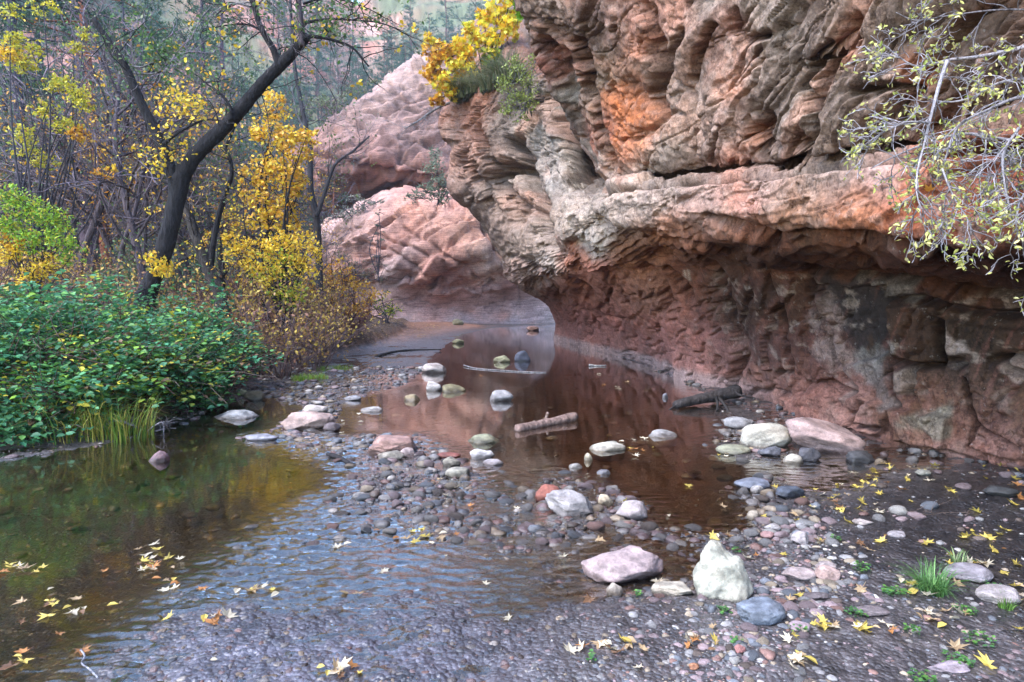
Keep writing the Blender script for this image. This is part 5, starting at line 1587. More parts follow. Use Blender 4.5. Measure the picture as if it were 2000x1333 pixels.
shrub("crest_shrub", "olive shrub on the shoulder above the banded cliff", "shrub", (620, 290), 62.0,
      [(620, 195, 30, 14, 200), (650, 205, 30, 14, 200), (700, 175, 26, 12, 160), (590, 215, 30, 16, 180), (670, 190, 20, 12, 100), (730, 160, 20, 9, 90)], [(0.10, 0.14, 0.06), (0.15, 0.18, 0.08), (0.20, 0.18, 0.12)], .26, 43, base_pt=at(650, 225, 70.0), wood=.9, asp=.5, twn=8, stems=3)
shrub("slope_shrub", "dark bare-twigged shrub on the slope left of the pink cliff", "shrub", (690, 560), 44.0,
      [(690, 520, 26, 18, 160), (715, 535, 24, 14, 140), (665, 500, 22, 18, 120), (650, 535, 24, 20, 140), (740, 545, 16, 8, 60)], [(0.14, 0.13, 0.08), (0.20, 0.15, 0.07), (0.12, 0.10, 0.08)], .13, 44, base_pt=at(690, 560, 46.0), wood=1.0, twn=12, stems=3)
shrub("young_fir", "thin young conifer standing before the pink cliff", "tree", (740, 535), 42.0,
      [(738, 500, 18, 5, 50), (739, 470, 16, 5, 45), (740, 440, 12, 5, 35), (738, 520, 20, 5, 50), (740, 415, 8, 6, 22), (739, 455, 14, 4, 30)], [(0.10, 0.13, 0.09), (0.14, 0.17, 0.11)], .17, 45, base_pt=at(739, 545, 42.0), wood=1.4, asp=.25, twn=5)

r = np.random.default_rng(61)
g1, tips = Geo(), []
PP = limb(g1, [(905, 196), (868, 205), (838, 222), (812, 240), (790, 252)], 24.5, 6, 2, BARK_G, sides=6)
sprout(g1, PP, 12, .8, .012, 1, r, BARK_G, tips, .8, 3, -.04, .3, bias=(-.5, 0, -.2))
o = g1.obj("dead_branch", M_BARK, None, PP[0]); o.location = PP[0]
tag(o, "grey dead branch sticking out left from the tip of the cliff nose", "branch")
# ------------------------------------------------------------------ woods: one of each kind, then copies
def make_pine(seed, H, R, name, label, group, needle, dead=.25, bark=(0.10, 0.06, 0.055), dens=1.0):
    r = np.random.default_rng(seed)
    gs, gf = Geo(), Geo()
    n = 12
    P = np.stack([np.cumsum(r.normal(size=n + 1)) * .05, np.cumsum(r.normal(size=n + 1)) * .05, np.linspace(-.4, H, n + 1)], -1)
    P -= P[0] * np.array([1, 1, 0])
    P = smooth_path(P, 3)
    tube(gs, P, np.linspace(R, R * .12, len(P)), 9, bark, .1)
    z = H * dead
    while z < H * .99:
        f = (z - H * dead) / (H * (1 - dead))
        L = H * .20 * (1 - f) ** .8 * r.uniform(.6, 1.2) + .35
        a = r.uniform(0, 6.28)
        i = int(np.clip(z / H * (len(P) - 1), 0, len(P) - 2))
        p0 = P[i].copy(); p0[2] = z
        d0 = np.array([math.cos(a), math.sin(a), r.uniform(-.25, .3) + .3 * f])
        B_ = wander(p0, d0, L, 5, r, .12, .03)
        tube(gs, B_, np.linspace(R * .18 * (1 - f) + .012, .006, 6), 4, bark, cap=False)
        if f > r.uniform(-.02, .10):
            m = max(3, int(L * 13 * dens))
            u = r.uniform(.25, 1.03, m)
            q = np.array([B_[min(int(k * 5), 4)] + (B_[min(int(k * 5), 4) + 1] - B_[min(int(k * 5), 4)]) * (k * 5 - min(int(k * 5), 4)) for k in u])
            q = q + r.normal(size=(m, 3)) * np.array([.16, .16, .08]) * (L * .35 + .3)
            Q = np.repeat(q, 7, 0) + r.normal(size=(m * 7, 3)) * .05
            leaves(gf, Q, r.uniform(.16, .30, len(Q)), pick(needle, len(Q), r, .4), .1, .16, .1, DIAM, r)
        z += H * .014 * r.uniform(.5, 1.5) / dens ** .3
    e = empty(name, (0, 0, 0))
    tag(e, label, "tree", group)
    gs.obj("trunk", M_BARK, e); gf.obj("crown", M_LEAF, e)
    return e


def make_bare(seed, H, R, name, label, group, bark, twig, leafc, leafn, lsize=.09, lev=3, kids=4):
    r = np.random.default_rng(seed)
    gs, tips = Geo(), []
    P = wander((0, 0, -.3), (r.normal() * .08, r.normal() * .08, 1), H * .75, 8, r, .07, .06)
    P = smooth_path(P, 3)
    tube(gs, P, np.linspace(R, R * .35, len(P)), 8, bark, .12)
    nb = 13
    for k in range(nb):
        f = r.uniform(.28, 1.0); i = min(int(f * (len(P) - 1)), len(P) - 2)
        a = r.uniform(0, 6.28)
        grow(gs, P[i], (math.cos(a), math.sin(a), r.uniform(.3, 1.3)), H * .30 * (1.2 - .6 * f), R * .34, lev - 1, r, bark, tips, .2, .05, kids, .6, .004, .75, twig)
    e = empty(name, (0, 0, 0))
    tag(e, label, "tree", group)
    gs.obj("trunk", M_BARK, e)
    gf = Geo()
    tp = np.array([a for a, _ in tips]); tp = tp[r.permutation(len(tp))[:max(4, leafn // 4)]]
    Q = np.repeat(tp, 4, 0) + r.normal(size=(len(tp) * 4, 3)) * .12
    leaves(gf, Q, r.uniform(.7, 1.3, len(Q)) * lsize, pick(leafc, len(Q), r, .35), .2, .55, .2, DIAM, r)
    gf.obj("crown", M_LEAF, e)
    return e


def make_bush(seed, name, label, group, H, cols, stemc, n, size, stems=22, cat="shrub"):
    r = np.random.default_rng(seed)
    gs, gf, tips = Geo(), Geo(), []
    for k in range(stems):
        a = r.uniform(0, 6.28); q = np.array([math.cos(a), math.sin(a), 0]) * H * .16 * r.random()
        q[2] = -.08
        grow(gs, q, (math.cos(a) * .45, math.sin(a) * .45, 1.0), H * r.uniform(.55, .95), .010 + .004 * H, 1, r, stemc, tips, .16, .02, 5, .5, .003, .7)
    tp = np.array([a for a, _ in tips])
    tp = tp[r.integers(0, len(tp), max(n // 4, 1))]
    Q = np.repeat(tp, 4, 0) + r.normal(size=(len(tp) * 4, 3)) * .07 * H
    leaves(gf, Q, r.uniform(.7, 1.3, len(Q)) * size, pick(cols, len(Q), r, .35), .3, .6, .2, DIAM, r)
    e = empty(name, (0, 0, 0))
    tag(e, label, cat, group)
    gs.obj("stem", M_BARK, e); gf.obj("foliage", M_LEAF, e)
    return e


NEED = [(0.045, 0.095, 0.055), (0.065, 0.125, 0.07), (0.035, 0.07, 0.05)]
rp = np.random.default_rng(91)


def scatter(proto, spots, first=True):
    for i, (x, y, s, a) in enumerate(spots):
        o = proto if (i == 0 and first) else copy_tree(proto)
        o.location = (float(x), float(y), gz1(x, y) - .05)
        o.rotation_euler = (float(rp.normal() * .02), float(rp.normal() * .02), float(a))
        o.scale = (float(s),) * 3


def spots_px(lst, jd=0.0, sc=(.85, 1.2)):
    out = []
    for px, d in lst:
        d = d + rp.uniform(-jd, jd)
        out.append(((px - 1000) / F_PX * d, d, rp.uniform(*sc), rp.uniform(0, 6.28)))
    return out


# near trunks of the wood on the bank
pA = make_pine(201, 17, .17, "pine_tree", "straight dark-trunked pine standing in the wood on the left bank", "pines in the wood on the left bank", NEED, .42, (0.06, 0.055, 0.075), .8)
scatter(pA, spots_px([(40, 21), (12, 30), (112, 34), (268, 32), (392, 29), (330, 40), (470, 44), (150, 46), (-60, 26), (232, 50), (520, 50), (60, 52), (-160, 30), (-300, 26), (-420, 33)], 1.0))
pB = make_pine(202, 19, .27, "purple_pine_tree", "thick purplish-barked pine trunk in the wood on the left bank", "thick purplish pines on the left bank", NEED, .5, (0.105, 0.075, 0.10), .7)
scatter(pB, spots_px([(182, 24), (292, 38), (440, 40)], .5))
pC = make_pine(203, 15, .20, "rusty_tree", "rust-red shaggy-barked juniper trunk behind the forked tree", "rust-red shaggy trunks", NEED, .45, (0.24, 0.085, 0.05), .7)
scatter(pC, spots_px([(216, 23), (655, 58)], .3))
bA = make_bare(211, 9, .11, "bare_tree", "leafless violet-grey twiggy tree in the wood on the left bank", "leafless violet-grey trees", BARK_P, (0.19, 0.15, 0.18), GOLD, 90)
scatter(bA, spots_px([(140, 19), (255, 21), (380, 22), (470, 25), (330, 28), (90, 27), (560, 31), (200, 33), (420, 34), (20, 24), (510, 38), (610, 40), (290, 17.5)], .8))
bB = make_bare(212, 7, .07, "sparse_gold_tree", "slight tree with a thin veil of rusty gold leaves on the left bank", "slight rusty gold trees", BARK_P, (0.17, 0.12, 0.12), GOLD + [(.30, .15, .05)], 700)
scatter(bB, spots_px([(240, 18), (180, 20.5), (350, 20), (310, 24), (110, 22), (410, 27), (270, 27), (480, 31), (50, 30), (590, 36), (-180, 22), (-330, 19), (-480, 24), (30, 20), (150, 25), (330, 31), (440, 23), (530, 29), (215, 29)], .6))
bC = make_bare(213, 8, .08, "green_leaf_tree", "slight tree with thin dusty green foliage on the left bank", "slight dusty green trees", BARK_P, (0.15, 0.14, 0.15), OLV + GRN, 1500)
scatter(bC, spots_px([(280, 20), (370, 25), (420, 21), (330, 33), (500, 28), (230, 28), (130, 30), (565, 44), (460, 37), (610, 48), (160, 21), (80, 23), (215, 32), (300, 37), (20, 27), (395, 40), (540, 36)], .6))

# hillside woods
pD = make_pine(204, 13, .16, "hillside_pine_tree", "blue-green pine on the red canyon slope above the stream bend", "pines on the canyon slope", [(0.05, 0.115, 0.085), (0.075, 0.15, 0.10), (0.04, 0.085, 0.07)], .22, (0.10, 0.07, 0.07), 1.0)
pE = make_pine(205, 16, .18, "tall_hillside_pine_tree", "tall long-trunked pine on the red canyon slope above the stream bend", "tall pines on the canyon slope", [(0.06, 0.13, 0.09), (0.09, 0.17, 0.11), (0.05, 0.10, 0.07)], .38, (0.13, 0.08, 0.075), .9)
S1, S2 = [], []
for k in range(235):
    d = 56 + 78 * rp.random() ** 1.15
    px = rp.uniform(-420, 1010)
    if px > 640 and d < 76: continue
    if px < 90 and 62 < d < 84 and rp.random() < .75: continue
    if 600 < px < 800 and 78 < d < 100 and rp.random() < .6: continue
    (S1 if rp.random() < .55 else S2).append(((px - 1000) / F_PX * d, d, rp.uniform(.7, 1.25), rp.uniform(0, 6.28)))
for k in range(46):
    d = rp.uniform(80, 140); px = rp.uniform(540, 1010)
    (S1 if rp.random() < .6 else S2).append(((px - 1000) / F_PX * d, d, rp.uniform(.7, 1.2), rp.uniform(0, 6.28)))
scatter(pD, S1); scatter(pE, S2)
bD = make_bush(221, "slope_bush", "round grey-green bush on the canyon slope", "bushes on the canyon slope", 2.4, [(0.10, 0.13, 0.07), (0.15, 0.17, 0.09), (0.19, 0.17, 0.12)], BARK_P, 900, .26, 14)
S = []
for k in range(90):
    d = 50 + 70 * rp.random() ** 1.2
    px = rp.uniform(-120, 1000)
    if px > 600 and d < 78: continue
    S.append(((px - 1000) / F_PX * d, d, rp.uniform(.6, 1.5), rp.uniform(0, 6.28)))
scatter(bD, S)

# undergrowth on the bank
uA = make_bush(231, "red_twig_bush", "low dusky red twig bush on the bank by the sand bar", "red twig bushes along the bank", 1.15, [(0.30, 0.13, 0.08), (0.40, 0.23, 0.08), (0.22, 0.09, 0.08)], (0.21, 0.09, 0.085), 330, .055, 34)
S = []
for k in range(74):
    px = rp.uniform(420, 765); d = rp.uniform(12.3, 26)
    x = (px - 1000) / F_PX * d
    if float(sdf(np.array([x]), np.array([d]), BANK)[0]) < .55: continue
    S.append((x, d, rp.uniform(.65, 1.15), rp.uniform(0, 6.28)))
scatter(uA, S)
uB = make_bush(232, "brown_bush", "brown leafy bush under the trees on the left bank", "brown bushes under the trees", 1.5, [(0.32, 0.18, 0.07), (0.46, 0.28, 0.07), (0.24, 0.12, 0.08), (.54, .38, .07)], (0.15, 0.10, 0.10), 800, .075, 26)
S = []
for k in range(82):
    px = rp.uniform(-380, 640); d = rp.uniform(13, 32)
    S.append(((px - 1000) / F_PX * d, d, rp.uniform(.6, 1.25), rp.uniform(0, 6.28)))
scatter(uB, S)
uC = make_bush(233, "green_bush", "dull green leafy bush under the trees on the left bank", "dull green bushes under the trees", 1.6, [(0.07, 0.13, 0.06), (0.11, 0.17, 0.07), (0.16, .19, .07)], (0.08, 0.065, 0.07), 1000, .08, 20)
S = [((px - 1000) / F_PX * d, d, s, rp.uniform(0, 6.28)) for px, d, s in ((270, 17, 1), (310, 19, 1.2), (240, 22, 1.2), (350, 23, 1.1), (470, 24, 1.0), (180, 26, 1.3), (60, 24, 1.1), (590, 28, 1.0), (400, 30, 1.4), (520, 33, 1.3), (300, 30, 1.4), (120, 34, 1.4))]
scatter(uC, S)

# ------------------------------------------------------------------ bramble and grasses of the near bank
BRG = [(0.045, 0.17, 0.08), (0.075, 0.23, 0.09), (0.12, 0.28, 0.07), (0.075, 0.21, 0.10), (0.035, 0.11, 0.045)]
BRY = BRG * 2 + [(.17, .10, .05), (.10, .24, .04), (0.16, 0.28, 0.03), (0.52, 0.44, 0.05), (.26, .32, .04)]


def bramble(label, px, d, rx, ry, ztop, n, cols, seed, front=.0):
    r = np.random.default_rng(seed)
    x = (px - 1000) / F_PX * d
    z0 = gz1(x, d)
    e = plant_root("bramble_bush", (x, d, z0), label, "bush")
    gs, gf = Geo(), Geo()
    hgt = ztop - z0
    for k in range(46):
        a = r.uniform(0, 6.28); q = np.array([x + math.cos(a) * rx * .5 * r.random(), d + math.sin(a) * ry * .5 * r.random(), z0 - .05])
        P = wander(q, (math.cos(a) * .7, math.sin(a) * .7, 1.3), hgt * 1.5, 7, r, .18, -.16)
        tube(gs, P, np.linspace(.009, .003, 8), 4, (0.10, 0.05, 0.045) if r.random() < .6 else (.16, .12, .10), cap=False)
    m = int(n * 1.05) // 7
    dv = r.normal(size=(m, 3)); dv /= np.linalg.norm(dv, axis=1, keepdims=True)
    dv[:, 2] = np.abs(dv[:, 2]) * 1.0 - .25 * (dv[:, 1] < 0)
    rad = r.uniform(.55, 1.06, m) ** .7
    lump = 1 + 1.0 * fbm(dv[:, 0] * 2.6 + seed, dv[:, 1] * 2.6, dv[:, 2] * 2.6, 3, seed=seed % 50)
    ctr = np.array([x, d, z0 + hgt * .25]) + dv * (rad * lump)[:, None] * np.array([rx, ry, hgt * .75])
    ctr[:, 2] = np.maximum(ctr[:, 2], .08)
    Q = np.repeat(ctr, 7, 0) + r.normal(size=(m * 7, 3)) * np.array([.10, .10, .045])
    cc = pick(cols, m, r, .3)
    cc = np.repeat(cc, 7, 0) * r.uniform(.7, 1.35, (m * 7, 1))
    leaves(gf, Q, r.uniform(.042, .095, len(Q)) * (1 + .012 * d), cc, .58, .74, .3, OVAL, r, .3)
    gs.obj("stem", M_BARK, e, e.location); gf.obj("foliage", M_GLOSSY, e, e.location)


bramble("glossy dark green bramble bush at the left edge above the long grass", 15, 8.2, 1.0, 1.0, 1.55, 3800, BRG, 301)
bramble("bramble bush with a yellow-green patch behind the grassy corner of the bank", 110, 8.6, 1.1, .9, 1.42, 3800, BRY, 302)
bramble("glossy bramble bush reaching down to the driftwood twigs in the pool", 215, 8.5, .9, .75, 1.10, 3400, BRY, 303)
bramble("high back bramble bush below the lime-green shrub", 60, 11.0, 1.5, 1.1, 1.75, 3600, BRG, 304)
bramble("bramble bush in front of the forked tree's foot", 255, 10.6, 1.3, 1.0, 1.52, 3800, BRG + BRY, 305)
bramble("bramble bush overhanging the dark water with yellow leaves low down", 330, 9.7, .95, .85, 1.15, 3600, BRY, 306)
bramble("bramble bush with one tall arching spray beside the twin-stemmed tree", 395, 11.4, .8, .9, 1.45, 3200, BRG, 307)
bramble("last bramble bush at the right end of the thicket by the red twigs", 435, 11.3, .55, .8, 1.02, 2400, BRY, 308)
bramble("low bramble sprays trailing over the bank above the grass", 60, 7.6, .8, .5, .85, 1700, BRY, 309)
bramble("bramble bush at the far left beyond the lime-green shrub", -190, 9.6, 1.5, 1.2, 1.6, 2600, BRG, 313)
bramble("low bramble sprays hanging into the water at the left edge below the grass", 35, 7.15, .55, .35, .42, 900, BRG, 312)
bramble("low bramble bush spilling to the water right of the grass", 165, 7.9, .6, .55, .80, 1900, BRY, 310)
bramble("small bramble spray with brown twigs at the water beside the flat pale slab", 385, 9.6, .5, .5, .70, 1300, BRG, 311)


def grass_clump(name, label, x, y, n, H, spread, cols, seed, w=.006, z=None, group=None, bend=.8):
    r = np.random.default_rng(seed)
    z0 = gz1(x, y) if z is None else z
    gf = Geo()
    a = r.uniform(0, 6.28, n); rad = spread * np.sqrt(r.random(n))
    bx, by = x + np.cos(a) * rad, y + np.sin(a) * rad
    if z is None:
        bz_ = ground_z(bx, by)
    else: bz_ = np.full(n, z0)
    L = H * r.uniform(.5, 1.15, n)
    da = a + r.normal(size=n) * .8
    ln = r.uniform(.15, .9, n) * bend
    k = 5
    s = np.linspace(0, 1, k)
    hor = (ln * L)[:, None] * s[None] ** 1.8
    ver = L[:, None] * (s[None] - .55 * (ln[:, None]) * s[None] ** 2.6)
    cx = bx[:, None] + np.cos(da)[:, None] * hor; cy = by[:, None] + np.sin(da)[:, None] * hor; cz = bz_[:, None] - .01 + ver
    wv = w * (1 - s[None] ** 1.5 * .92) * r.uniform(.7, 1.3, (n, 1))
    ox, oy = -np.sin(da)[:, None] * wv, np.cos(da)[:, None] * wv
    Lf = np.stack([cx + ox, cy + oy, cz], -1); Rt = np.stack([cx - ox, cy - oy, cz], -1)
    V = np.stack([Lf, Rt], 2).reshape(n, -1, 3)
    f = np.array([[2 * i, 2 * i + 1, 2 * i + 3, 2 * i + 2] for i in range(k - 1)])
    F = (f[None] + (np.arange(n) * 2 * k)[:, None, None]).reshape(-1, 4)
    gf.add(V.reshape(-1, 3), [F], np.repeat(pick(cols, n, r, .35), 2 * k, 0))
    o = gf.obj(name, M_LEAF, None, (x, y, z0))
    o.location = (x, y, z0)
    return tag(o, label, "grass", group)


GRC = [(0.11, 0.20, 0.03), (0.20, 0.26, 0.04), (0.34, 0.30, 0.06), (0.07, 0.14, 0.03), (.40, .33, .10)]
grass_clump("grass_clump", "tall green and straw-yellow grass clump on the bank corner at the left edge", -5.0, 7.45, 330, .70, .5, GRC, 401, bend=1.5)
grass_clump("grass_clump", "drooping yellow-green grass clump over the dark pool beneath the brambles", -4.35, 7.5, 240, .55, .35, GRC, 402)
grass_clump("grass_tuft", "big green grass tuft on the right shore among fallen leaves", *on_ground(1820, 1178)[:2], 230, .19, .06, [(0.10, 0.22, 0.06), (0.14, 0.27, 0.08), (0.07, 0.16, 0.05)], 403, .0028, bend=1.3)
grass_clump("grass_tuft", "sparse tuft of broad pale blades behind the big grass tuft", *on_ground(1872, 1122)[:2], 26, .13, .03, [(0.16, 0.24, 0.09), (0.22, 0.27, 0.12)], 407, .005, bend=1.2)
grass_clump("grass_tuft", "small round grass tuft beside the boulder at the right edge", *on_ground(1962, 1203)[:2], 120, .075, .035, [(0.12, 0.24, 0.05), (0.16, 0.28, 0.06)], 404, .0025)
grass_clump("grass_patch", "bright green grass patch on the gravel beside the upper riffle", *on_ground(605, 742)[:2], 420, .14, .35, [(0.14, 0.30, 0.04), (0.20, 0.34, 0.05), (.30, .32, .06)], 405, .006)
grass_clump("grass_patch", "second smaller grass patch nearer the red twig bushes", *on_ground(655, 722)[:2], 200, .14, .4, [(0.16, 0.28, 0.05), (0.24, 0.30, 0.06)], 406, .006)
NG = [(0.10, 0.13, 0.06), (0.14, 0.16, 0.08), (0.19, 0.18, 0.11)]
for i, (px, py, d, lab) in enumerate([(905, 188, 23.6, "shaggy grass tuft hanging at the tip of the cliff nose"), (935, 178, 23.2, "dark grass tuft in the middle of the cliff nose's brow"), (965, 172, 22.2, "long grass tuft beneath the maple sapling on the cliff nose"), (990, 150, 21.0, "grass tuft at the back of the cliff nose by the pale green shrub")]):
    q = at(px, py, d)
    grass_clump("hanging_grass", lab, q[0], q[1], 420, 1.0, .45, NG, 410 + i, .016, q[2] - .15, None, 1.6)

# ------------------------------------------------------------------ the pale shrub leaning in from the right
r = np.random.default_rng(51)
g1, tips = Geo(), []
PALE = (0.36, 0.33, 0.36); PGR = (0.24, 0.22, 0.24)
HB = [([(2120, 60), (2010, 90), (1920, 110), (1850, 118), (1815, 130)], 4.2, 9, 4), ([(1850, 118), (1832, 175), (1815, 240), (1800, 300), (1778, 345)], 3.9, 8, 3), ([(2100, 200), (2000, 190), (1930, 215), (1870, 250), (1840, 330)], 4.0, 9, 3),
      ([(2100, 260), (1990, 275), (1900, 262), (1840, 270), (1760, 300), (1700, 330)], 4.1, 7, 2), ([(1815, 240), (1770, 240), (1720, 262), (1680, 290)], 3.9, 5, 1.5), ([(1990, 250), (1960, 300), (1962, 360), (1975, 420)], 3.7, 6, 2.5), ([(1900, 262), (1940, 280), (1962, 320), (1968, 390)], 3.8, 5, 2),
      ([(1850, 118), (1790, 130), (1740, 100), (1700, 70)], 4.2, 4, 1.2), ([(2050, 20), (1950, 20), (1860, 30), (1790, 40), (1750, 25)], 4.3, 4, 1.2), ([(1800, 300), (1790, 350), (1796, 400), (1830, 440)], 3.8, 4, 1.5), ([(1840, 330), (1860, 380), (1890, 430), (1898, 460)], 3.8, 4, 1.5), ([(2060, 300), (1980, 330), (1930, 345), (1880, 340)], 3.9, 6, 2),
      ([(2060, 150), (1960, 160), (1900, 190), (1850, 200), (1800, 190)], 4.2, 6, 2), ([(2060, 330), (2000, 380), (1985, 430), (1990, 470)], 3.6, 5, 2)]
for pts, d, w0, w1 in HB:
    PP = limb(g1, pts, d + r.uniform(-.15, .15) * np.linspace(0, 1, len(pts)), w0, w1, PALE if r.random() < .65 else PGR, 5, 6, .05)
    sprout(g1, PP, 10, .20, .004, 2, r, PALE if r.random() < .6 else PGR, tips, .8, 3, -.06, .15, bias=(-.05, 0, -.05))
wl_ = on_ground(2000, 922)
sb = np.array([4.35, 4.3, 2.45])
e = plant_root("pale_twig_shrub", sb, "pale lilac-grey twig shrub with tiny yellow leaves hanging over the ledge, upper right", "shrub")
g1.obj("stem", M_BARK, e, sb)
g2 = Geo()
tp = np.array([a for a, _ in tips]); td = np.array([b for _, b in tips])
tx, ty = proj(tp)
k_ = (r.random(len(tp)) < .42)
Q = np.repeat(tp[k_], 2, 0) + r.normal(size=(k_.sum() * 2, 3)) * .012
leaves(g2, Q, r.uniform(.022, .042, len(Q)), pick([(0.58, 0.56, 0.18), (0.50, 0.50, 0.14), (0.36, 0.42, 0.10), (0.64, 0.58, 0.26)], len(Q), r, .25), .35, .42, .3, OVAL, r, .2)
leaves(g2, at(np.array([1815.]), np.array([372.]), 3.75), np.array([.065]), np.array([[.50, .22, .04]]), -.2, 1.0, .4, MAPLE, r)
g2.obj("foliage", M_LEAF, e, sb)
# ------------------------------------------------------------------ logs, sticks, fallen leaves, weeds
def log(name, label, pts, d, w0, w1, col, seed, stubs=(), cat="log", z=None, sides=14, endc=(0.20, .12, .08), rough=.13):
    r = np.random.default_rng(seed)
    P = smooth_path(P3(pts, d), 6)
    if z is not None:
        P = on_ground(*proj(P), z) if np.isscalar(z) else P
    dm = float(np.mean(P[:, 1]))
    gk = Geo()
    n = len(P)
    R = np.linspace(px_m(w0, dm) / 2, px_m(w1, dm) / 2, n)
    tube(gk, P, R * (1 + .10 * fbm(np.arange(n) * .35, np.full(n, seed * .37), None, 2)), sides, col, rough)
    e = None
    org = P[0].copy()
    if stubs:
        e = plant_root(name, org, label, cat)
        gk.obj("trunk", M_BARK, e, org)
        for sp, sw0, sw1, sc_ in stubs:
            gq = Geo()
            Ps = smooth_path(at(np.array([a for a, _, _ in sp], float), np.array([b for _, b, _ in sp], float), np.array([c_ for _, _, c_ in sp], float)), 4)
            tube(gq, Ps, np.linspace(px_m(sw0, dm) / 2, px_m(sw1, dm) / 2, len(Ps)), 7, sc_, .2)
            gq.obj("branch", M_BARK, e, org)
    else:
        o = gk.obj(name, M_BARK, None, org); o.location = org
        tag(o, label, cat)


def dg(py): return float(on_ground(1000, py)[1])


log("driftwood_log", "pale barkless log floating in the red pool with a short branch stub", [(1010, 838), (1050, 830), (1090, 822), (1124, 814)], np.array([dg(843), dg(836) + .05, dg(830) + .1, dg(824) + .1]) , 15, 19, (0.30, 0.195, 0.165), 501,
    [([(1066, 824, dg(830) + .12), (1068, 813, dg(830) + .12), (1070, 806, dg(830) + .1)], 8, 5, (0.36, .25, .21))])
log("rotten_log", "dark rotten log lying against the foot of the cliff wall", [(1318, 792), (1350, 783), (1395, 775), (1440, 764)], np.array([dg(797), dg(794), dg(790), dg(786)]), 14, 26, (0.06, 0.05, 0.05), 502,
    [([(1405, 778, dg(792)), (1416, 792, dg(798)), (1424, 806, dg(806))], 7, 5, (.05, .042, .042)), ([(1435, 768, dg(788)), (1452, 774, dg(790)), (1470, 778, dg(790))], 6, 2, (.05, .042, .042)), ([(1320, 792, dg(797)), (1308, 800, dg(800)), (1298, 806, dg(803))], 4, 1.5, (.05, .042, .042)), ([(1398, 776, dg(791)), (1402, 792, dg(798)), (1400, 802, dg(803))], 5, 4, (.04, .035, .035))])
log("black_stick", "short black wet stick lying in the riffle by the large brown flat-faced rock", [(640, 888), (658, 892), (676, 902), (692, 910)], np.array([dg(893), dg(897), dg(905), dg(911)]), 9, 8, (0.030, 0.026, 0.028), 503, cat="stick")
log("sunken_branch", "long dark branch lying along the mud edge below the sand bar", [(735, 697), (770, 688), (810, 684), (862, 683)], np.array([dg(698), dg(690), dg(687), dg(686)]), 7, 2, (0.04, 0.035, 0.035), 504, cat="branch")
log("drift_branch", "thin pale drift branch lying across the head of the red pool", [(906, 714), (930, 720), (980, 724), (1030, 727), (1066, 728)], np.array([dg(716), dg(721), dg(725), dg(728), dg(729)]), 3.4, 2, (0.24, 0.215, 0.215), 505, cat="branch")
log("wall_stick", "short pale stick floating near the cliff waterline", [(1150, 714), (1165, 715), (1184, 714)], np.array([dg(716)] * 3), 5, 2, (0.30, 0.28, 0.28), 506, cat="stick")
log("bank_stick", "thin dark stick at the foot of the red twig bushes", [(565, 715), (600, 712), (645, 708)], np.array([dg(717), dg(714), dg(711)]), 4, 2, (0.07, 0.06, 0.06), 507, cat="stick")
log("mud_branch", "grey-brown branch lying on the black mud under the right-hand wall", [(1785, 990), (1830, 986), (1870, 982), (1905, 980)], np.array([dg(992), dg(989), dg(985), dg(983)]), 7, 4, (0.14, 0.11, 0.10), 508, cat="branch")
log("mud_stick", "upright broken stick poking from the mud at the right", [(1678, 962), (1690, 952), (1712, 938)], np.array([dg(966), dg(964), dg(962)]), 6, 3, (0.13, .10, .09), 509, cat="stick")
log("slate_stick", "straight grey weathered stick on the gravel left of the flat mauve stone", [(1674, 1236), (1710, 1240), (1748, 1250)], np.array([dg(1240), dg(1244), dg(1254)]), 11, 8, (0.20, 0.21, 0.26), 510, cat="stick")
log("pool_twig", "crooked pale twig in the bottom left corner of the pool", [(158, 1270), (166, 1282), (160, 1296), (176, 1308), (192, 1325)], np.array([dg(1275), dg(1285), dg(1298), dg(1310), dg(1328)]), 5, 3, (0.28, 0.27, 0.30), 511, cat="twig")
log("riffle_twig", "thin dark twig lying on the wet riffle in front of the left pool", [(590, 1062), (620, 1058), (650, 1054), (690, 1050)], np.array([dg(1064), dg(1060), dg(1056), dg(1052)]), 3, 2, (0.05, .045, .045), 512, cat="twig")
r = np.random.default_rng(53)
# driftwood tangle at the bramble foot
g1, tips = Geo(), []
DB = [([(196, 838), (225, 822), (262, 832)], 5, 3), ([(215, 850), (224, 832), (228, 820)], 5, 2), ([(205, 858), (240, 855), (280, 848), (322, 838)], 6, 3), ([(200, 812), (215, 816), (245, 826), (268, 838)], 5, 3), ([(290, 842), (302, 832), (318, 826), (320, 850)], 4, 2), ([(150, 865), (160, 835), (165, 815)], 3, 1.5), ([(118, 850), (128, 868), (136, 885)], 3, 1.5)]
for pts, w0, w1 in DB:
    PP = limb(g1, pts, 7.7 + r.uniform(-.2, .2), w0, w1, (0.26, .23, .25), 4, 6, .1)
    sprout(g1, PP, 4, .14, .004, 1, r, (0.22, .2, .22), tips, .9, 3, 0, .2)
o = g1.obj("driftwood_tangle", M_BARK, None, at(230, 850, 7.7)); o.location = at(230, 850, 7.7)
tag(o, "tangle of pale grey driftwood twigs in the dark pool under the brambles", "driftwood")
g1, tips = Geo(), []
q = on_ground(1835, 1010, .02)
for k in range(60):
    a = r.uniform(-.6, .6) + (math.pi if r.random() < .5 else 0)
    P = wander(q + np.array([r.normal() * .16, r.normal() * .07, .004 + .02 * r.random()]), (math.cos(a), math.sin(a) * .6, r.normal() * .04), r.uniform(.06, .2), 4, r, .15)
    tube(g1, P, np.linspace(.0022, .001, 5), 4, (0.16, .11, .09), cap=False)
o = g1.obj("twig_heap", M_BARK, None, q); o.location = q
tag(o, "heap of fine brown twigs and needles washed up on the black mud", "twigs")

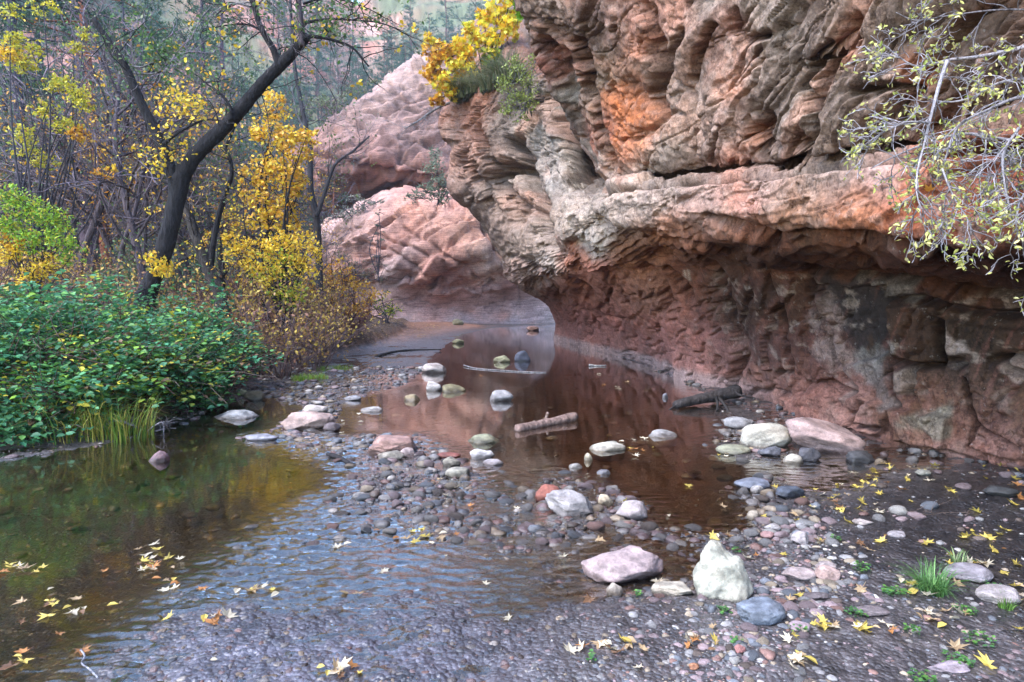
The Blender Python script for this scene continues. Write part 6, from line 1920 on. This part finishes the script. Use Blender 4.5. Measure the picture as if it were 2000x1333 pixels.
# fallen leaves: a few shapes, then individual copies
LPROTO = []
for k in range(9):
    rr = np.random.default_rng(600 + k)
    tv, tf = MAPLE if k < 7 else OVAL
    if k < 7:                                             # subdivide the lobes a little: a curled leaf
        V = tv.copy(); V[:, :2] *= 1 + .10 * rr.normal(size=(len(V), 1))
        z = .16 * V[:, 2] * rr.uniform(-.6, 1.2, len(V)) + .25 * (V[:, 0] ** 2) * rr.uniform(-1, 1)
        V = np.stack([V[:, 0] + .25 * rr.normal() * V[:, 1], V[:, 1] * rr.uniform(.7, 1.05), z + rr.uniform(-.1, .4) * np.abs(V[:, 1])], -1)
        F = [tf]
        st = np.array([[-.05, -.012, 0], [-.05, .012, 0], [-.62, .008, .06], [-.62, -.008, .06]]); n0 = len(V)
        V = np.concatenate([V, st]); F.append(np.array([[n0, n0 + 1, n0 + 2, n0 + 3]]))
    else:
        V = tv * np.array([1, .6, .16 * rr.uniform(.5, 1.6)]); F = [tf]
    Cc = np.ones((len(V), 3)) * (1 + .22 * rr.normal(size=(len(V), 1)))
    LPROTO.append(mesh_from("fallen_leaf", V, F, M_LEAF, False, np.clip(Cc, .4, 1.5)))
LC_ = [("yellow", (0.58, 0.43, 0.10)), ("pale cream", (0.56, 0.47, 0.34)), ("tan", (0.40, 0.27, 0.15)), ("rusty orange", (0.42, 0.18, 0.06)), ("brown", (0.20, 0.10, 0.05))]
LZ = [(lambda n: r.uniform(1480, 2000, n), lambda n: r.uniform(930, 1330, n), 120, [.48, .22, .18, .07, .05]), (lambda n: r.uniform(1560, 2000, n), lambda n: r.uniform(905, 1010, n), 40, [.75, .12, .08, .03, .02]), (lambda n: r.uniform(0, 500, n), lambda n: r.uniform(1050, 1333, n), 46, [.25, .30, .12, .23, .10]),
      (lambda n: r.uniform(400, 1480, n), lambda n: r.uniform(1150, 1333, n), 44, [.15, .35, .30, .12, .08]), (lambda n: r.uniform(600, 1480, n), lambda n: r.uniform(880, 1160, n), 60, [.2, .34, .26, .12, .08]), (lambda n: r.normal(300, 40, n), lambda n: r.normal(1098, 14, n), 18, [.25, .35, .1, .25, .05]), (lambda n: r.uniform(620, 1300, n), lambda n: r.uniform(720, 880, n), 22, [.2, .4, .2, .2, .0])]
LZN = [("in the dark left pool", (230, 1120)), ("on the wet foreground gravel", (800, 1270)), ("in the shallow riffle", (800, 980)), ("on the black mud under the cliff", (1800, 960)), ("on the right shore near the grass tuft", (1720, 1180)), ("around the cream pear-shaped boulder", (1400, 1180)), ("on the clear pool", (1250, 920)), ("on the red pool", (950, 760))]
SPECIAL = [(480, 1200, 1), (340, 1186, 0)]
for fx, fy, n_, w in LZ:
    cxs, cys = fx(max(3, n_ // 9)), fy(max(3, n_ // 9))
    pxs, pys = fx(n_), fy(n_)
    for k in range(n_):
        if r.random() < .62:
            j = int(r.integers(len(cxs))); pxs[k] = cxs[j] + r.normal() * 26; pys[k] = cys[j] + r.normal() * 9
    for px, py in zip(pxs, np.minimum(pys, 1345)):
        p = on_ground(px, py, .0)
        z = gz1(p[0], p[1])
        if z > .30 or p[0] > 4.5 - .13 * (p[1] - 6): continue
        ci = int(r.choice(5, p=np.array(w) / sum(w)))
        nm, cc = LC_[ci]
        big = r.random() < .72
        o = link("fallen_leaf", LPROTO[int(r.integers(0, 7)) if big else int(r.integers(7, 9))])
        s = float(r.uniform(.045, .085) if big else r.uniform(.03, .06)) * (1 + .05 * max(p[1] - 4, 0))
        o.scale = (s, s, s)
        o.location = (float(p[0]), float(p[1]), max(z, .0) + .010 + .004 * float(r.random()))
        tl_ = .05 if z < 0 else .32
        o.rotation_euler = (float(r.normal() * tl_), float(r.normal() * tl_), float(r.uniform(0, 6.28)))
        cj = np.array(cc) * r.uniform(.7, 1.25)
        o.color = (*[float(q_) for q_ in cj], 1)
        zn = min(LZN, key=lambda k: (k[1][0] - px) ** 2 + ((k[1][1] - py) * 1.6) ** 2)[0]
        kd = "maple leaf" if big else "narrow leaf"
        tag(o, f"fallen {nm} {kd} {zn}", "leaf", f"fallen {nm} {kd} litter {zn}")

# leaf litter on the bank and the sand bar: uncountable
g1 = Geo()
n_ = 26000
d_ = 9 + 30 * r.random(n_) ** 1.3
px_ = r.uniform(-40, 860, n_)
x_ = (px_ - 1000) / F_PX * d_
bk_ = sdf(x_, d_, BANK); br_ = sdf(x_, d_, BAR)
k_ = ((bk_ > .1) | (br_ > .2)) & (r.random(n_) < .3 + .7 * sstep(-.1, .3, fbm(x_ * .7, d_ * .7, None, 3, seed=171)))
x_, d_ = x_[k_], d_[k_]
leaves(g1, np.stack([x_, d_, ground_z(x_, d_) + .02], -1), r.uniform(.05, .10, len(x_)), pick([(0.42, 0.24, 0.06), (0.30, 0.16, 0.07), (0.22, 0.11, 0.06), (0.50, 0.36, 0.12), (.36, .24, .15)], len(x_), r, .35), .8, .75, .3, DIAM, r)
o = g1.obj("leaf_litter", M_LEAF)
tag(o, "brown and gold leaf litter covering the bank and the sand bar", "leaf litter", kind="stuff")

# small green weeds on the shore
for i, (px, py, n_, sp, lab) in enumerate([(1748, 1162, 80, .065, "low round-leaved weed just left of the big grass tuft"), (1682, 1114, 40, .05, "weed sprigs above and left of the big grass tuft"), (1672, 1204, 40, .05, "weed patch right of the thin dark stone below the cobble trio"), (1245, 1150, 16, .03, "weed sprig with a yellow leaf before the mauve flat-topped boulder"), (1415, 1195, 30, .035, "little weed clump at the foot of the cream pear-shaped boulder"),
        (1868, 1296, 60, .06, "flat weed patch in the bottom right corner"), (1912, 1250, 44, .06, "weed patch below the rounded pinkish grey boulder"), (1948, 1156, 50, .06, "weed patch between the two boulders at the right edge"), (1885, 1195, 46, .05, "matted weed touching the right side of the big grass tuft"), (1440, 1068, 14, .03, "tiny weed above the cream pear-shaped boulder"), (1632, 1058, 18, .03, "tiny weed on the mud edge above the cobble trio"),
        (1155, 1290, 10, .02, "tiny weed in the middle of the wet foreground gravel"), (1437, 1262, 18, .03, "tiny weed below the slate-blue slab"), (1800, 1330, 40, .05, "weed sprigs at the bottom edge near the corner"), (1560, 1236, 24, .04, "weed sprig right of the slate-blue slab"), (1780, 1236, 22, .04, "small weed right of the flat wet mauve stone")]):
    q = on_ground(px, py, .05)
    gq = Geo()
    a = r.uniform(0, 6.28, n_); rad = sp * np.sqrt(r.random(n_))
    bx, by = q[0] + np.cos(a) * rad, q[1] + np.sin(a) * rad
    bz_ = ground_z(bx, by) + r.uniform(.005, .03, n_)
    leaves(gq, np.stack([bx, by, bz_], -1), r.uniform(.012, .024, n_), pick([(0.08, 0.20, 0.05), (0.13, 0.27, 0.06), (0.07, .16, .06)], n_, r), .7, .8, .2, OVAL, r)
    for k in range(min(n_, 20)):
        tube(gq, [(bx[k], by[k], gz1(bx[k], by[k]) - .003), (bx[k] + .002, by[k], bz_[k])], [.0009, .0006], 3, (.10, .16, .06), cap=False)
    o = gq.obj("weed", M_LEAF, None, q); o.location = q
    tag(o, lab, "weed")
# ------------------------------------------------------------------ the blue air of the canyon
hv = np.array([(x, y, z) for x in (-230, 230) for y in (-12, 285) for z in (-2, 112)], float)
hf = np.array([[0, 1, 3, 2], [4, 6, 7, 5], [0, 4, 5, 1], [2, 3, 7, 6], [0, 2, 6, 4], [1, 5, 7, 3]])
hm_ = bpy.data.materials.new("canyon_haze")
hm_.use_nodes = True
ht = hm_.node_tree
ht.nodes.clear()
ho = ht.nodes.new('ShaderNodeOutputMaterial')
pv = ht.nodes.new('ShaderNodeVolumePrincipled')
pv.inputs['Color'].default_value = (.72, .82, 1.0, 1)
pv.inputs['Density'].default_value = .0005
pv.inputs['Anisotropy'].default_value = .2
ht.links.new(pv.outputs[0], ho.inputs['Volume'])
o = link("haze", mesh_from("haze", hv, [hf], hm_, False))
tag(o, "thin blue haze filling the canyon", "haze", kind="stuff")
